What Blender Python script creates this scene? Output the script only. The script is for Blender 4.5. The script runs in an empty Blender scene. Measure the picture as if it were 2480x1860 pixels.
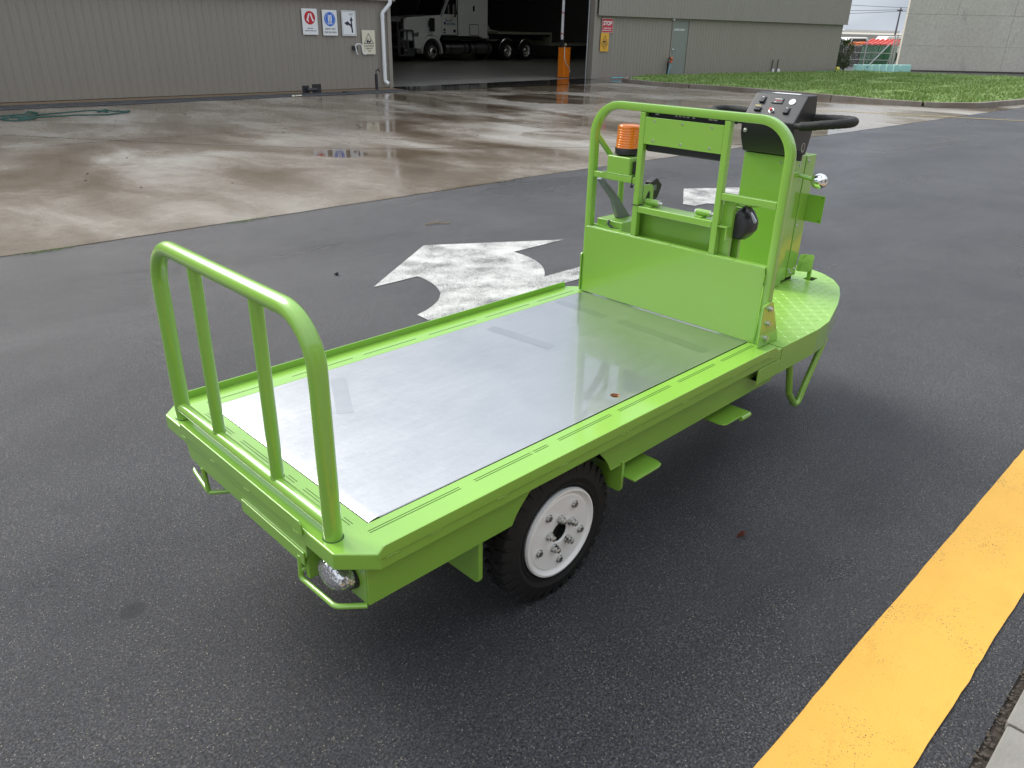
import bpy, bmesh, math, random
from mathutils import Vector, Matrix, noise
random.seed(7)
SC = bpy.context.scene
C = SC.collection
PI = math.pi

# ------------------------------------------------------------------ camera
CAM = Vector((-0.8102, -1.2776, 1.5843))
yaw, pit, rol = 0.78702, 0.434605, 0.022621
fw = Vector((math.cos(yaw)*math.cos(pit), math.sin(yaw)*math.cos(pit), -math.sin(pit)))
rt = Vector((math.sin(yaw), -math.cos(yaw), 0)); up = rt.cross(fw)
r2 = math.cos(rol)*rt + math.sin(rol)*up; u2 = -math.sin(rol)*rt + math.cos(rol)*up
cd = bpy.data.cameras.new('camera'); cam = bpy.data.objects.new('camera', cd); C.objects.link(cam)
m = Matrix.Identity(4)
for i in range(3):
    m[i][0] = r2[i]; m[i][1] = u2[i]; m[i][2] = -fw[i]; m[i][3] = CAM[i]
cam.matrix_world = m
cd.sensor_width = 36; cd.lens = 1851.2/2480*36; cd.clip_start = .05; cd.clip_end = 2000
SC.camera = cam
SC.render.resolution_x = 1024; SC.render.resolution_y = 768

# ------------------------------------------------------------------ light
SUN_AZ = math.radians(97)      # direction the light comes from, measured from +X towards +Y
SUN_EL = math.radians(40)
W = bpy.data.worlds.new('World'); SC.world = W; W.use_nodes = True
wn = W.node_tree.nodes; wl = W.node_tree.links
bg = wn['Background']
sky = wn.new('ShaderNodeTexSky'); sky.sky_type = 'NISHITA'; sky.sun_disc = False
sky.sun_elevation = SUN_EL; sky.sun_rotation = PI/2 - SUN_AZ
sky.air_density = 1.2; sky.dust_density = 1.5
tc = wn.new('ShaderNodeTexCoord'); mp = wn.new('ShaderNodeMapping'); mp.inputs['Scale'].default_value = (1, 1, 2.6)
wl.new(tc.outputs['Generated'], mp.inputs['Vector'])
nz = wn.new('ShaderNodeTexNoise'); nz.inputs['Scale'].default_value = 2.2; nz.inputs['Detail'].default_value = 5; nz.inputs['Roughness'].default_value = .55
wl.new(mp.outputs['Vector'], nz.inputs['Vector'])
cr = wn.new('ShaderNodeValToRGB'); cr.color_ramp.elements[0].position = .36; cr.color_ramp.elements[1].position = .68
cr.color_ramp.elements[0].color = (5.2, 5.75, 6.4, 1); cr.color_ramp.elements[1].color = (10.6, 10.9, 11.2, 1)
wl.new(nz.outputs['Fac'], cr.inputs['Fac'])
mx = wn.new('ShaderNodeMixRGB'); mx.inputs['Fac'].default_value = .82
wl.new(sky.outputs['Color'], mx.inputs['Color1']); wl.new(cr.outputs['Color'], mx.inputs['Color2'])
sx = wn.new('ShaderNodeSeparateXYZ'); wl.new(tc.outputs['Generated'], sx.inputs[0])
er = wn.new('ShaderNodeValToRGB'); ee = er.color_ramp.elements; ee[0].position = 0.0; ee[0].color = (.53, .56, .60, 1); ee[1].position = 1.0; ee[1].color = (1.42, 1.42, 1.43, 1)
e3 = ee.new(.16); e3.color = (.66, .68, .71, 1); wl.new(sx.outputs[2], er.inputs['Fac'])
ml = wn.new('ShaderNodeMixRGB'); ml.blend_type = 'MULTIPLY'; ml.inputs['Fac'].default_value = 1; wl.new(mx.outputs['Color'], ml.inputs['Color1']); wl.new(er.outputs['Color'], ml.inputs['Color2'])
wl.new(ml.outputs['Color'], bg.inputs['Color']); bg.inputs['Strength'].default_value = .09
sd = bpy.data.lights.new('sun', 'SUN'); sd.energy = 2.3; sd.angle = math.radians(34); sd.color = (1, .97, .92)
so = bpy.data.objects.new('sun', sd); C.objects.link(so)
dv = Vector((math.cos(SUN_AZ)*math.cos(SUN_EL), math.sin(SUN_AZ)*math.cos(SUN_EL), math.sin(SUN_EL)))
so.rotation_euler = dv.to_track_quat('Z', 'Y').to_euler(); so.location = (0, 0, 30)
SC.render.engine = 'CYCLES'
SC.view_settings.view_transform = 'Standard'; SC.view_settings.look = 'None'
SC.view_settings.exposure = 0.85; SC.view_settings.gamma = 1

# ------------------------------------------------------------------ materials
def newmat(name):
    M = bpy.data.materials.new(name); M.use_nodes = True
    return M, M.node_tree, M.node_tree.nodes['Principled BSDF']
def inp(b, k, v): b.inputs[k].default_value = v
def coords(nt, kind='Object', scale=(1, 1, 1), rot=(0, 0, 0), loc=(0, 0, 0)):
    t = nt.nodes.new('ShaderNodeTexCoord'); mpn = nt.nodes.new('ShaderNodeMapping')
    mpn.inputs['Scale'].default_value = scale; mpn.inputs['Rotation'].default_value = rot; mpn.inputs['Location'].default_value = loc
    nt.links.new(t.outputs[kind], mpn.inputs['Vector']); return mpn.outputs['Vector']
def posn(nt, scale=(1, 1, 1), rot=(0, 0, 0), loc=(0, 0, 0)):
    t = nt.nodes.new('ShaderNodeNewGeometry'); mpn = nt.nodes.new('ShaderNodeMapping')
    mpn.inputs['Scale'].default_value = scale; mpn.inputs['Rotation'].default_value = rot; mpn.inputs['Location'].default_value = loc
    nt.links.new(t.outputs['Position'], mpn.inputs['Vector']); return mpn.outputs['Vector']
def noi(nt, vec, scale, detail=4, rough=.55, dist=0):
    n = nt.nodes.new('ShaderNodeTexNoise'); n.inputs['Scale'].default_value = scale; n.inputs['Detail'].default_value = detail
    n.inputs['Roughness'].default_value = rough; n.inputs['Distortion'].default_value = dist
    nt.links.new(vec, n.inputs['Vector']); return n.outputs['Fac']
def vor(nt, vec, scale, feature='F1', out='Color'):
    n = nt.nodes.new('ShaderNodeTexVoronoi'); n.feature = feature; n.inputs['Scale'].default_value = scale
    nt.links.new(vec, n.inputs['Vector']); return n.outputs[out]
def ramp(nt, fac, stops):
    r = nt.nodes.new('ShaderNodeValToRGB'); e = r.color_ramp.elements
    while len(e) < len(stops): e.new(.5)
    for i, (p, c) in enumerate(stops):
        e[i].position = p; e[i].color = (c, c, c, 1) if not isinstance(c, tuple) else (*c, 1)
    nt.links.new(fac, r.inputs['Fac']); return r.outputs['Color']
def mixc(nt, fac, a, b, mode='MIX'):
    n = nt.nodes.new('ShaderNodeMixRGB'); n.blend_type = mode
    for k, v in (('Fac', fac), ('Color1', a), ('Color2', b)):
        if hasattr(v, 'links') or hasattr(v, 'is_linked'): nt.links.new(v, n.inputs[k])
        else: n.inputs[k].default_value = v if k == 'Fac' else ((*v, 1) if isinstance(v, tuple) else (v, v, v, 1))
    return n.outputs['Color']
def mth(nt, op, a, b=0.0):
    n = nt.nodes.new('ShaderNodeMath'); n.operation = op
    for i, v in enumerate((a, b)):
        if hasattr(v, 'is_linked'): nt.links.new(v, n.inputs[i])
        else: n.inputs[i].default_value = v
    return n.outputs[0]
def bump(nt, b, h, dist, strength=1.0, prev=None):
    n = nt.nodes.new('ShaderNodeBump'); n.inputs['Distance'].default_value = dist; n.inputs['Strength'].default_value = strength
    nt.links.new(h, n.inputs['Height'])
    if prev: nt.links.new(prev, n.inputs['Normal'])
    nt.links.new(n.outputs['Normal'], b.inputs['Normal']); return n.outputs['Normal']
def plain(name, col, rough=.5, metal=0, coat=0, spec=.5, vary=.06, vscale=6, bmp=0, bscale=60, crough=.1):
    M, nt, b = newmat(name)
    v = posn(nt); f = noi(nt, v, vscale, 4)
    c = mixc(nt, f, tuple(x*(1-vary) for x in col), tuple(min(1, x*(1+vary)) for x in col))
    nt.links.new(c, b.inputs['Base Color'])
    r = mth(nt, 'ADD', mth(nt, 'MULTIPLY', noi(nt, v, vscale*3, 3), rough*.25), rough*.87)
    nt.links.new(r, b.inputs['Roughness'])
    inp(b, 'Metallic', metal); inp(b, 'Coat Weight', coat); inp(b, 'Coat Roughness', crough); inp(b, 'Specular IOR Level', spec)
    if bmp: bump(nt, b, noi(nt, v, bscale, 3), bmp)
    return M

GREEN = (.228, .455, .052)
M_green = plain('green_enamel', GREEN, .36, coat=1, vary=.05, vscale=4, bmp=.00025, bscale=120, crough=.10)
M_dgreen = plain('slot_shadow_green', (.035, .10, .015), .6)
M_green_tread = plain('green_tread_paint', (.235, .45, .06), .42, coat=.35, vary=.05, vscale=9, bmp=.0006, bscale=60, crough=.18)
M_steel = plain('zinc_bolt', (.62, .62, .60), .3, metal=1, vary=.12, vscale=40)
M_chrome = plain('chrome', (.85, .86, .88), .06, metal=1, vary=.02)
M_black = plain('black_powder_coat', (.018, .018, .02), .38, spec=.5, bmp=.0002, bscale=400)
M_blackp = plain('black_plastic', (.02, .02, .022), .42, vary=.2, bmp=.0002, bscale=300)
M_foam = plain('black_foam_grip', (.014, .014, .013), .75, bmp=.0015, bscale=90)
M_rubber = plain('tyre_rubber', (.008, .008, .0085), .7, vary=.25, vscale=20, bmp=.0006, bscale=200)
M_white = plain('white_wheel_paint', (.86, .86, .85), .38, coat=.4, vary=.03)
M_grey = plain('grey_lever_plastic', (.16, .17, .19), .4, vary=.05)
M_copper = plain('copper_thread', (.33, .16, .07), .4, metal=.6)
M_under = plain('dark_underbody', (.012, .014, .012), .7)
M_red = plain('red_button', (.5, .02, .02), .3)
M_whitep = plain('white_plate', (.8, .8, .8), .35)
M_orange_paint = plain('orange_gate_paint', (.85, .22, .01), .4, coat=.3, vary=.08)
M_galv = plain('galvanised_steel', (.42, .44, .46), .45, metal=.7, vary=.15, vscale=12)
M_alu = plain('polished_alloy', (.75, .75, .72), .22, metal=1, vary=.1, vscale=9)
M_glassd = plain('dark_window_glass', (.012, .014, .016), .06, spec=.7)
M_truckw = plain('white_truck_paint', (.9, .9, .86), .3, coat=.6, vary=.04, vscale=2)
M_darkmetal = plain('dark_steel', (.035, .035, .038), .5, metal=.3)
M_pvc = plain('white_pvc', (.74, .75, .76), .35, vary=.06, vscale=8)

# green paint of the headboard face, deck etc shares M_green
# beacon
M_amber, nt, b = newmat('amber_lens'); inp(b, 'Base Color', (1, .25, .01, 1)); inp(b, 'Roughness', .12); inp(b, 'Transmission Weight', .12)
inp(b, 'Coat Weight', .6); inp(b, 'Subsurface Weight', .5); inp(b, 'Subsurface Radius', (.03, .012, .003))
M_lens, nt, b = newmat('clear_lens'); inp(b, 'Base Color', (.55, .55, .56, 1)); inp(b, 'Roughness', .1); inp(b, 'Metallic', .8)
bump(nt, b, vor(nt, posn(nt), 130, out='Distance'), .0018, 1)
# aluminium plate
M_plate, nt, b = newmat('brushed_alloy_plate')
v = coords(nt); inp(b, 'Metallic', 1)
f1 = noi(nt, v, 3.2, 5, .6, .6); f2 = noi(nt, coords(nt, scale=(1, 8, 1), rot=(0, 0, .5)), 6, 4, .6)
f3 = noi(nt, v, 55, 3, .7); f4 = noi(nt, coords(nt, scale=(1, 3, 1), rot=(0, 0, -.6)), 14, 5, .7, 1.2)
f1 = mth(nt, 'ADD', mth(nt, 'MULTIPLY', f1, .6), mth(nt, 'MULTIPLY', f4, .4))
c = mixc(nt, f1, (.50, .50, .50), (.64, .64, .64)); c = mixc(nt, .06, c, ramp(nt, f2, [(.3, .42), (.7, .82)]))
nt.links.new(c, b.inputs['Base Color'])
r = mth(nt, 'ADD', mth(nt, 'MULTIPLY', f1, .20), mth(nt, 'ADD', mth(nt, 'MULTIPLY', f2, .03), .24))
nt.links.new(r, b.inputs['Roughness']); bump(nt, b, f3, .00035, 1)
inp(b, 'Coat Weight', 1); inp(b, 'Coat Roughness', .05); inp(b, 'Coat IOR', 1.6)
M_smear = plain('tape_mark_alloy', (.50, .505, .51), .35, coat=1, crough=.08, metal=1, vary=.05, vscale=12)

def asphalt_nodes(nt, b, base_lo, base_hi, far=True):
    v = posn(nt)
    n1 = noi(nt, v, 150, 5, .76); n2 = noi(nt, v, 260, 2, .6)
    cell = vor(nt, v, 230, out='Color'); dist = vor(nt, v, 230, out='Distance')
    s = nt.nodes.new('ShaderNodeSeparateColor'); nt.links.new(cell, s.inputs[0])
    stone = ramp(nt, s.outputs[0], [(0, (.60, .60, .66)), (.35, (.95, .9, .82)), (.6, (1.0, 1.05, 1.22)), (.86, (1.45, 1.38, 1.25)), (1, (2.2, 2.05, 1.85))])
    grit = ramp(nt, n1, [(.37, .06), (.45, .55), (.53, 1.15), (.66, 2.3)])
    big = ramp(nt, noi(nt, v, .9, 6, .66, .4), [(.32, 0.0), (.68, 1.0)])
    col = mixc(nt, big, base_lo, base_hi)
    col = mixc(nt, 1.0, col, stone, 'MULTIPLY'); col = mixc(nt, 1.0, col, grit, 'MULTIPLY')
    fleck = mth(nt, 'MULTIPLY', ramp(nt, s.outputs[1], [(.955, 0.0), (.975, 1.0)]), ramp(nt, dist, [(.26, 1.0), (.40, 0.0)]))
    col = mixc(nt, fleck, col, (.42, .38, .29))
    # the dark oil spot beside the cart
    gp = nt.nodes.new('ShaderNodeVectorMath'); gp.operation = 'DISTANCE'; nt.links.new(posn(nt, scale=(1, 1.35, 1)), gp.inputs[0]); gp.inputs[1].default_value = (OILX, OILY*1.35, 0)
    dd = mth(nt, 'ADD', gp.outputs['Value'], mth(nt, 'MULTIPLY', noi(nt, v, 22, 3), .03))
    col = mixc(nt, ramp(nt, dd, [(.048, .7), (.062, 0.0)]), col, (.006, .006, .008))
    h = mth(nt, 'ADD', n1, mth(nt, 'MULTIPLY', n2, .35))
    return v, col, h, big
OILX, OILY = -.355, .75
M_asphalt, nt, b = newmat('damp_asphalt')
v, col, h, big = asphalt_nodes(nt, b, (.028, .029, .033), (.056, .056, .060))
nt.links.new(col, b.inputs['Base Color']); bump(nt, b, h, .0070, 1)
wet = ramp(nt, noi(nt, posn(nt, scale=(.35, 1, 1)), .7, 4, .6, .5), [(.42, .46), (.66, .24)])
nt.links.new(wet, b.inputs['Roughness']); inp(b, 'Specular IOR Level', .5)

def paint_on_asphalt(name, colA, colB, thr, rough=.5):
    M, nt, b = newmat(name)
    v, acol, h, big = asphalt_nodes(nt, b, (.03, .031, .033), (.05, .05, .05))
    g = noi(nt, v, 190, 3, .75); g2 = noi(nt, v, 3.5, 4, .6)
    msk = mth(nt, 'ADD', g, mth(nt, 'MULTIPLY', g2, .5))
    k = ramp(nt, msk, [(thr-.035, 0.0), (thr+.035, 1.0)])
    pc = mixc(nt, noi(nt, v, 9, 5, .65), colA, colB)
    pc = mixc(nt, ramp(nt, noi(nt, posn(nt, scale=(.5, 2, 1)), 5, 6, .7, .5), [(.58, 0.0), (.78, .30)]), pc, tuple(x*.45 for x in colA))
    nt.links.new(mixc(nt, k, acol, pc), b.inputs['Base Color'])
    bump(nt, b, h, .0022, 1); inp(b, 'Roughness', rough)
    return M
M_arrow = paint_on_asphalt('worn_white_road_paint', (.42, .42, .39), (.70, .70, .66), .725, .55)
M_yellow = paint_on_asphalt('yellow_road_paint', (.66, .345, .04), (.76, .425, .07), .585, .5)
M_yellow2 = plain('faded_yellow_line', (.45, .33, .12), .5, vary=.3, vscale=8)

# wet concrete apron
M_conc, nt, b = newmat('wet_concrete')
v = posn(nt)
vs = posn(nt, rot=(0, 0, math.radians(42)), scale=(1.0, .55, 1))
s1 = noi(nt, vs, .36, 5, .55, .7); s2 = noi(nt, vs, 1.1, 5, .6, .6); s3 = noi(nt, v, 9, 5, .65)
st = mth(nt, 'ADD', mth(nt, 'MULTIPLY', s1, .68), mth(nt, 'MULTIPLY', s2, .32))
pn3 = mth(nt, 'MULTIPLY', noi(nt, v, 3.2, 4, .6), .5)
for (px_, py_, pr_, am_) in ((5.05, 8.0, .50, .13), (14.4, 12.7, 2.0, .10), (9.0, 7.6, .9, .07), (17.5, 15.2, 2.2, .11)):
    g = nt.nodes.new('ShaderNodeVectorMath'); g.operation = 'DISTANCE'; nt.links.new(v, g.inputs[0]); g.inputs[1].default_value = (px_, py_, 0)
    q_ = mth(nt, 'ADD', mth(nt, 'DIVIDE', g.outputs['Value'], pr_), pn3)
    st = mth(nt, 'SUBTRACT', st, mth(nt, 'MULTIPLY', ramp(nt, q_, [(.95, 1.0), (1.25, 0.0)]), am_))
col = ramp(nt, st, [(.34, (.080, .054, .034)), (.43, (.165, .128, .092)), (.52, (.245, .210, .172)), (.64, (.34, .315, .28))])
sp = nt.nodes.new('ShaderNodeSeparateXYZ'); nt.links.new(v, sp.inputs[0])
edge = ramp(nt, mth(nt, 'DIVIDE', sp.outputs[1], 20), [(.26, .0), (.262, 1.0), (.31, .8), (.36, 0.0)])
col = mixc(nt, mth(nt, 'MULTIPLY', edge, mth(nt, 'MULTIPLY', s1, 1.1)), col, (.29, .26, .22))
spk = ramp(nt, noi(nt, v, 70, 4, .7), [(.3, .82), (.7, 1.14)])
col = mixc(nt, 1.0, col, spk, 'MULTIPLY'); col = mixc(nt, 1.0, col, ramp(nt, s3, [(.3, .88), (.7, 1.1)]), 'MULTIPLY')
nt.links.new(col, b.inputs['Base Color'])
rg = ramp(nt, st, [(.38, .04), (.45, .10), (.52, .26), (.62, .46)])
nt.links.new(rg, b.inputs['Roughness']); inp(b, 'Specular IOR Level', .5)
bh = mixc(nt, ramp(nt, st, [(.42, 0.0), (.56, 1.0)]), 0.5, noi(nt, v, 55, 4, .6))
bump(nt, b, bh, .0016, 1)
M_floor = plain('hall_floor_concrete', (.27, .255, .23), .30, vary=.3, vscale=.8)
M_wetdark = plain('puddle_threshold', (.035, .032, .03), .05, vary=.4, vscale=1.2)
M_jointl = plain('grey_joint', (.20, .19, .17), .8)
M_joint = plain('dark_joint', (.03, .025, .02), .6, vary=.5, vscale=6)
M_footing = plain('stained_footing', (.17, .115, .065), .5, vary=.35, vscale=2.5, bmp=.004, bscale=14)
M_grate = plain('steel_grate', (.17, .175, .18), .45, metal=.6, vary=.35, vscale=4)
M_kerb, nt, b = newmat('kerb_concrete')
v = posn(nt); c = mixc(nt, noi(nt, v, 3, 6, .65), (.14, .115, .09), (.33, .30, .26)); c = mixc(nt, ramp(nt, noi(nt, v, 1.1, 3), [(.4, 0.0), (.7, .6)]), c, (.12, .08, .055))
nt.links.new(c, b.inputs['Base Color']); inp(b, 'Roughness', .7); bump(nt, b, noi(nt, v, 40, 4), .006)
M_paver, nt, b = newmat('pale_kerb_block')
v = posn(nt); c = mixc(nt, noi(nt, v, 12, 6, .65), (.16, .15, .13), (.27, .255, .23)); nt.links.new(c, b.inputs['Base Color']); inp(b, 'Roughness', .75); bump(nt, b, noi(nt, v, 120, 4), .0015)
M_soil = plain('soil', (.05, .038, .028), .85, vary=.5, vscale=20, bmp=.012, bscale=40)

def wallmat(name, a, bcol, mag=.9):
    M, nt, b = newmat(name); v = posn(nt, scale=(1, 1, .25)); v2 = posn(nt)
    c = mixc(nt, noi(nt, v, 2.0, 5, .6), a, bcol)
    c = mixc(nt, ramp(nt, noi(nt, v2, 14, 3, .7), [(.70, 0.0), (.8, .5)]), c, tuple(x*.5 for x in a))
    nt.links.new(c, b.inputs['Base Color']); inp(b, 'Roughness', .42); inp(b, 'Specular IOR Level', .45)
    return M
M_clad = wallmat('grey_cladding', (.238, .214, .180), (.278, .25, .212))
M_clad2 = wallmat('grey_cladding_upper', (.24, .217, .187), (.275, .25, .217))
M_door = plain('grey_green_door', (.20, .215, .195), .45, vary=.05)
M_dark = plain('hall_interior', (.2, .2, .19), .8)
M_concw, nt, b = newmat('precast_wall')
v = posn(nt, scale=(1, 1, .35)); v2 = posn(nt)
c = mixc(nt, noi(nt, v, .8, 6, .6), (.46, .425, .355), (.58, .55, .475)); c = mixc(nt, ramp(nt, noi(nt, v, 1.6, 6, .7), [(.58, 0.0), (.74, .55)]), c, (.20, .185, .16))
c = mixc(nt, 1.0, c, ramp(nt, noi(nt, v2, 8, 4), [(.3, .88), (.7, 1.08)]), 'MULTIPLY')
nt.links.new(c, b.inputs['Base Color']); inp(b, 'Roughness', .85); bump(nt, b, noi(nt, v2, 12, 4), .01)
M_grass, nt, b = newmat('grass_blade')
v = posn(nt); c = mixc(nt, noi(nt, v, .9, 5, .65), (.14, .235, .045), (.20, .30, .07)); c = mixc(nt, ramp(nt, noi(nt, v, 30, 2), [(.45, 0.0), (.75, .7)]), c, (.30, .37, .15))
nt.links.new(c, b.inputs['Base Color']); inp(b, 'Roughness', .5)
M_turf, nt, b = newmat('turf_ground')
v = posn(nt); v3 = posn(nt, scale=(1, 1.0, 1)); g = noi(nt, v3, 1.1, 6, .7, .4)
c = ramp(nt, g, [(.30, (.11, .19, .035)), (.48, (.16, .26, .05)), (.60, (.20, .28, .07)), (.72, (.27, .21, .13))])
nt.links.new(c, b.inputs['Base Color']); inp(b, 'Roughness', .8); bump(nt, b, noi(nt, v, 5, 6, .7), .08)
M_leaf, nt, b = newmat('shrub_leaf')
v = posn(nt); c = mixc(nt, noi(nt, v, 7, 3), (.03, .055, .018), (.10, .14, .05)); nt.links.new(c, b.inputs['Base Color']); inp(b, 'Roughness', .5)
M_bark = plain('bark', (.09, .065, .045), .85)
M_teal = plain('pale_teal_plastic', (.33, .60, .53), .5, vary=.12, vscale=3)
M_bin = plain('green_skip_paint', (.02, .13, .065), .5, vary=.25, vscale=2)
M_binlid = plain('red_skip_lid', (.62, .05, .03), .5, vary=.25, vscale=3)
M_far = plain('far_cream_roof', (.40, .37, .31), .7, vary=.1, vscale=.3)
M_farw = plain('far_pale_sheet', (.58, .56, .52), .7)
M_wood = plain('weathered_pole', (.13, .11, .12), .8, vary=.2)
M_silver = plain('silver_paint', (.35, .37, .4), .35, metal=.4)
M_hose = plain('green_hose', (.012, .07, .055), .4)
M_bluehose = plain('blue_hose', (.12, .42, .55), .45)
M_yplastic = plain('yellow_plastic', (.6, .5, .06), .5)
M_deadleaf = plain('dead_leaf', (.09, .02, .012), .45, vary=.3, vscale=60)
M_twig = plain('straw_twig', (.35, .25, .13), .7)
M_pebble = plain('dark_pebble', (.03, .03, .035), .5)
S_white = plain('sign_white', (.74, .76, .76), .3); S_cream = plain('sign_cream', (.66, .62, .48), .35)
S_red = plain('sign_red', (.50, .015, .03), .3); S_blue = plain('sign_blue', (.01, .13, .60), .3)
S_ink = plain('sign_ink', (.015, .012, .035), .4); S_amber = plain('sign_amber', (.70, .37, .03), .35)
S_pale = plain('sign_pale_edge', (.6, .5, .45), .4)
M_shed = plain('truck_deck_edge', (.35, .33, .25), .6)
M_box = plain('cream_box', (.68, .66, .58), .6)
M_logo = plain('logo_blue', (.04, .06, .25), .4); M_logog = plain('logo_grey', (.12, .20, .24), .4)

# ------------------------------------------------------------------ mesh helpers
def bm_(): return bmesh.new()
ORG = {}
def finish(name, bm, mat, parent=None, smooth=30, bev=0, seg=2, noshift=False):
    bmesh.ops.recalc_face_normals(bm, faces=bm.faces[:])
    for f in bm.faces: f.smooth = True
    if smooth is not None:
        a = math.radians(smooth)
        for e in bm.edges:
            if len(e.link_faces) == 2 and e.calc_face_angle(0) > a: e.smooth = False
    me = bpy.data.meshes.new(name)
    if parent is not None and not noshift:
        bm.transform(Matrix.Translation(-ORG[parent.name]))
    bm.to_mesh(me); bm.free(); me.materials.append(mat)
    o = bpy.data.objects.new(name, me); C.objects.link(o)
    if parent is not None:
        o.parent = parent; ORG[o.name] = ORG[parent.name].copy()
    else: ORG[o.name] = Vector((0, 0, 0))
    if bev:
        md = o.modifiers.new('edge', 'BEVEL'); md.width = bev; md.segments = seg; md.limit_method = 'ANGLE'; md.angle_limit = math.radians(35)
        md.harden_normals = False
        w = o.modifiers.new('wn', 'WEIGHTED_NORMAL'); w.keep_sharp = False
    return o
obj = finish
def thing(name, label, cat, loc=(0, 0, 0), group=None):
    o = bpy.data.objects.new(name, None); C.objects.link(o); o.location = loc; o.empty_display_size = .1
    ORG[o.name] = Vector(loc); o['label'] = label; o['category'] = cat
    if group: o['group'] = group
    return o
def tag(o, label, cat, group=None):
    o['label'] = label; o['category'] = cat
    if group: o['group'] = group
    return o
def struct(name, bm, mat, **k):
    o = obj(name, bm, mat, **k); o['kind'] = 'structure'; return o
def bx(bm, x0, x1, y0, y1, z0, z1, M=None):
    vs = [bm.verts.new((x, y, z)) for z in (z0, z1) for x, y in ((x0, y0), (x1, y0), (x1, y1), (x0, y1))]
    for q in ((0, 3, 2, 1), (4, 5, 6, 7), (0, 1, 5, 4), (1, 2, 6, 5), (2, 3, 7, 6), (3, 0, 4, 7)):
        bm.faces.new([vs[i] for i in q])
    if M is not None:
        for v in vs: v.co = M @ v.co
    return vs
def prism(bm, poly, axis, a0, a1, M=None):
    """poly in the plane perpendicular to axis: x->(y,z) y->(x,z) z->(x,y)"""
    def P(p, a): return {'x': (a, p[0], p[1]), 'y': (p[0], a, p[1]), 'z': (p[0], p[1], a)}[axis]
    A = [bm.verts.new(P(p, a0)) for p in poly]; B = [bm.verts.new(P(p, a1)) for p in poly]
    bm.faces.new(A); bm.faces.new(B[::-1]); n = len(poly)
    for i in range(n): bm.faces.new([A[i], A[(i+1) % n], B[(i+1) % n], B[i]])
    if M is not None:
        for v in A+B: v.co = M @ v.co
    return A+B
def ringprism(bm, outer, inner, z0, z1):
    lay = []
    for z in (z0, z1):
        O = [bm.verts.new((*p, z)) for p in outer]; I = [bm.verts.new((*p, z)) for p in inner]
        ed = []
        for L in (O, I):
            for i in range(len(L)): ed.append(bm.edges.new((L[i], L[(i+1) % len(L)])))
        bmesh.ops.triangle_fill(bm, edges=ed, use_beauty=True)
        lay.append((O, I))
    for k in (0, 1):
        A, B = lay[0][k], lay[1][k]
        for i in range(len(A)): bm.faces.new([A[i], A[(i+1) % len(A)], B[(i+1) % len(A)], B[i]])
def sweep(bm, pts, prof, closed=False, upv=None, cap=True, scales=None):
    pts = [Vector(p) for p in pts]; n = len(pts); rings = []
    T = []
    for i in range(n):
        if closed: t = (pts[(i+1) % n]-pts[i]).normalized()+(pts[i]-pts[i-1]).normalized()
        elif i == 0: t = pts[1]-pts[0]
        elif i == n-1: t = pts[-1]-pts[-2]
        else: t = (pts[i+1]-pts[i]).normalized()+(pts[i]-pts[i-1]).normalized()
        T.append(t.normalized())
    u = Vector(upv) if upv is not None else (Vector((0, 0, 1)) if abs(T[0].z) < .9 else Vector((1, 0, 0)))
    for i in range(n):
        if upv is not None: u = Vector(upv)
        a = (u-T[i]*u.dot(T[i])).normalized(); bb = T[i].cross(a); u = a
        s = scales[i] if scales else 1
        rings.append([bm.verts.new(pts[i]+(a*p[1]+bb*p[0])*s) for p in prof])
    m_ = len(prof)
    for i in range(n if closed else n-1):
        A, B = rings[i], rings[(i+1) % n]
        for j in range(m_): bm.faces.new([A[j], A[(j+1) % m_], B[(j+1) % m_], B[j]])
    if cap and not closed:
        bm.faces.new(rings[0][::-1]); bm.faces.new(rings[-1])
def circ(r, n=16): return [(r*math.cos(2*PI*i/n), r*math.sin(2*PI*i/n)) for i in range(n)]
def tube(bm, pts, r, n=14, **k): sweep(bm, pts, circ(r, n), **k)
def rectp(w, h): return [(-w/2, -h/2), (w/2, -h/2), (w/2, h/2), (-w/2, h/2)]
def rrect(w, h, r, n=3):
    out = []
    for cx, cy, a0 in ((w/2-r, h/2-r, 0), (-w/2+r, h/2-r, 90), (-w/2+r, -h/2+r, 180), (w/2-r, -h/2+r, 270)):
        for k in range(n+1):
            a = math.radians(a0+90*k/n); out.append((cx+r*math.cos(a), cy+r*math.sin(a)))
    return out
def fillet(pts, r, n=7):
    pts = [Vector(p) for p in pts]; rr = r if isinstance(r, (list, tuple)) else [r]*len(pts); out = [pts[0]]
    for i in range(1, len(pts)-1):
        a = (pts[i-1]-pts[i]); c = (pts[i+1]-pts[i]); la, lc = a.length, c.length; a.normalize(); c.normalize()
        ang = a.angle(c); d = min(rr[i]/math.tan(ang/2), la*.49, lc*.49); R = d*math.tan(ang/2)
        cen = pts[i]+(a+c).normalized()*(R/math.sin(ang/2))
        s = pts[i]+a*d-cen; e = pts[i]+c*d-cen; tot = s.angle(e); ax = s.cross(e).normalized()
        for k in range(n+1): out.append(cen+Matrix.Rotation(tot*k/n, 3, ax) @ s)
    out.append(pts[-1]); return out
def cyl(bm, p0, p1, r0, n=16, r1=None, cap=True):
    sweep(bm, [p0, p1], circ(1, n), scales=[r0, r1 if r1 is not None else r0], cap=cap)
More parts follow.
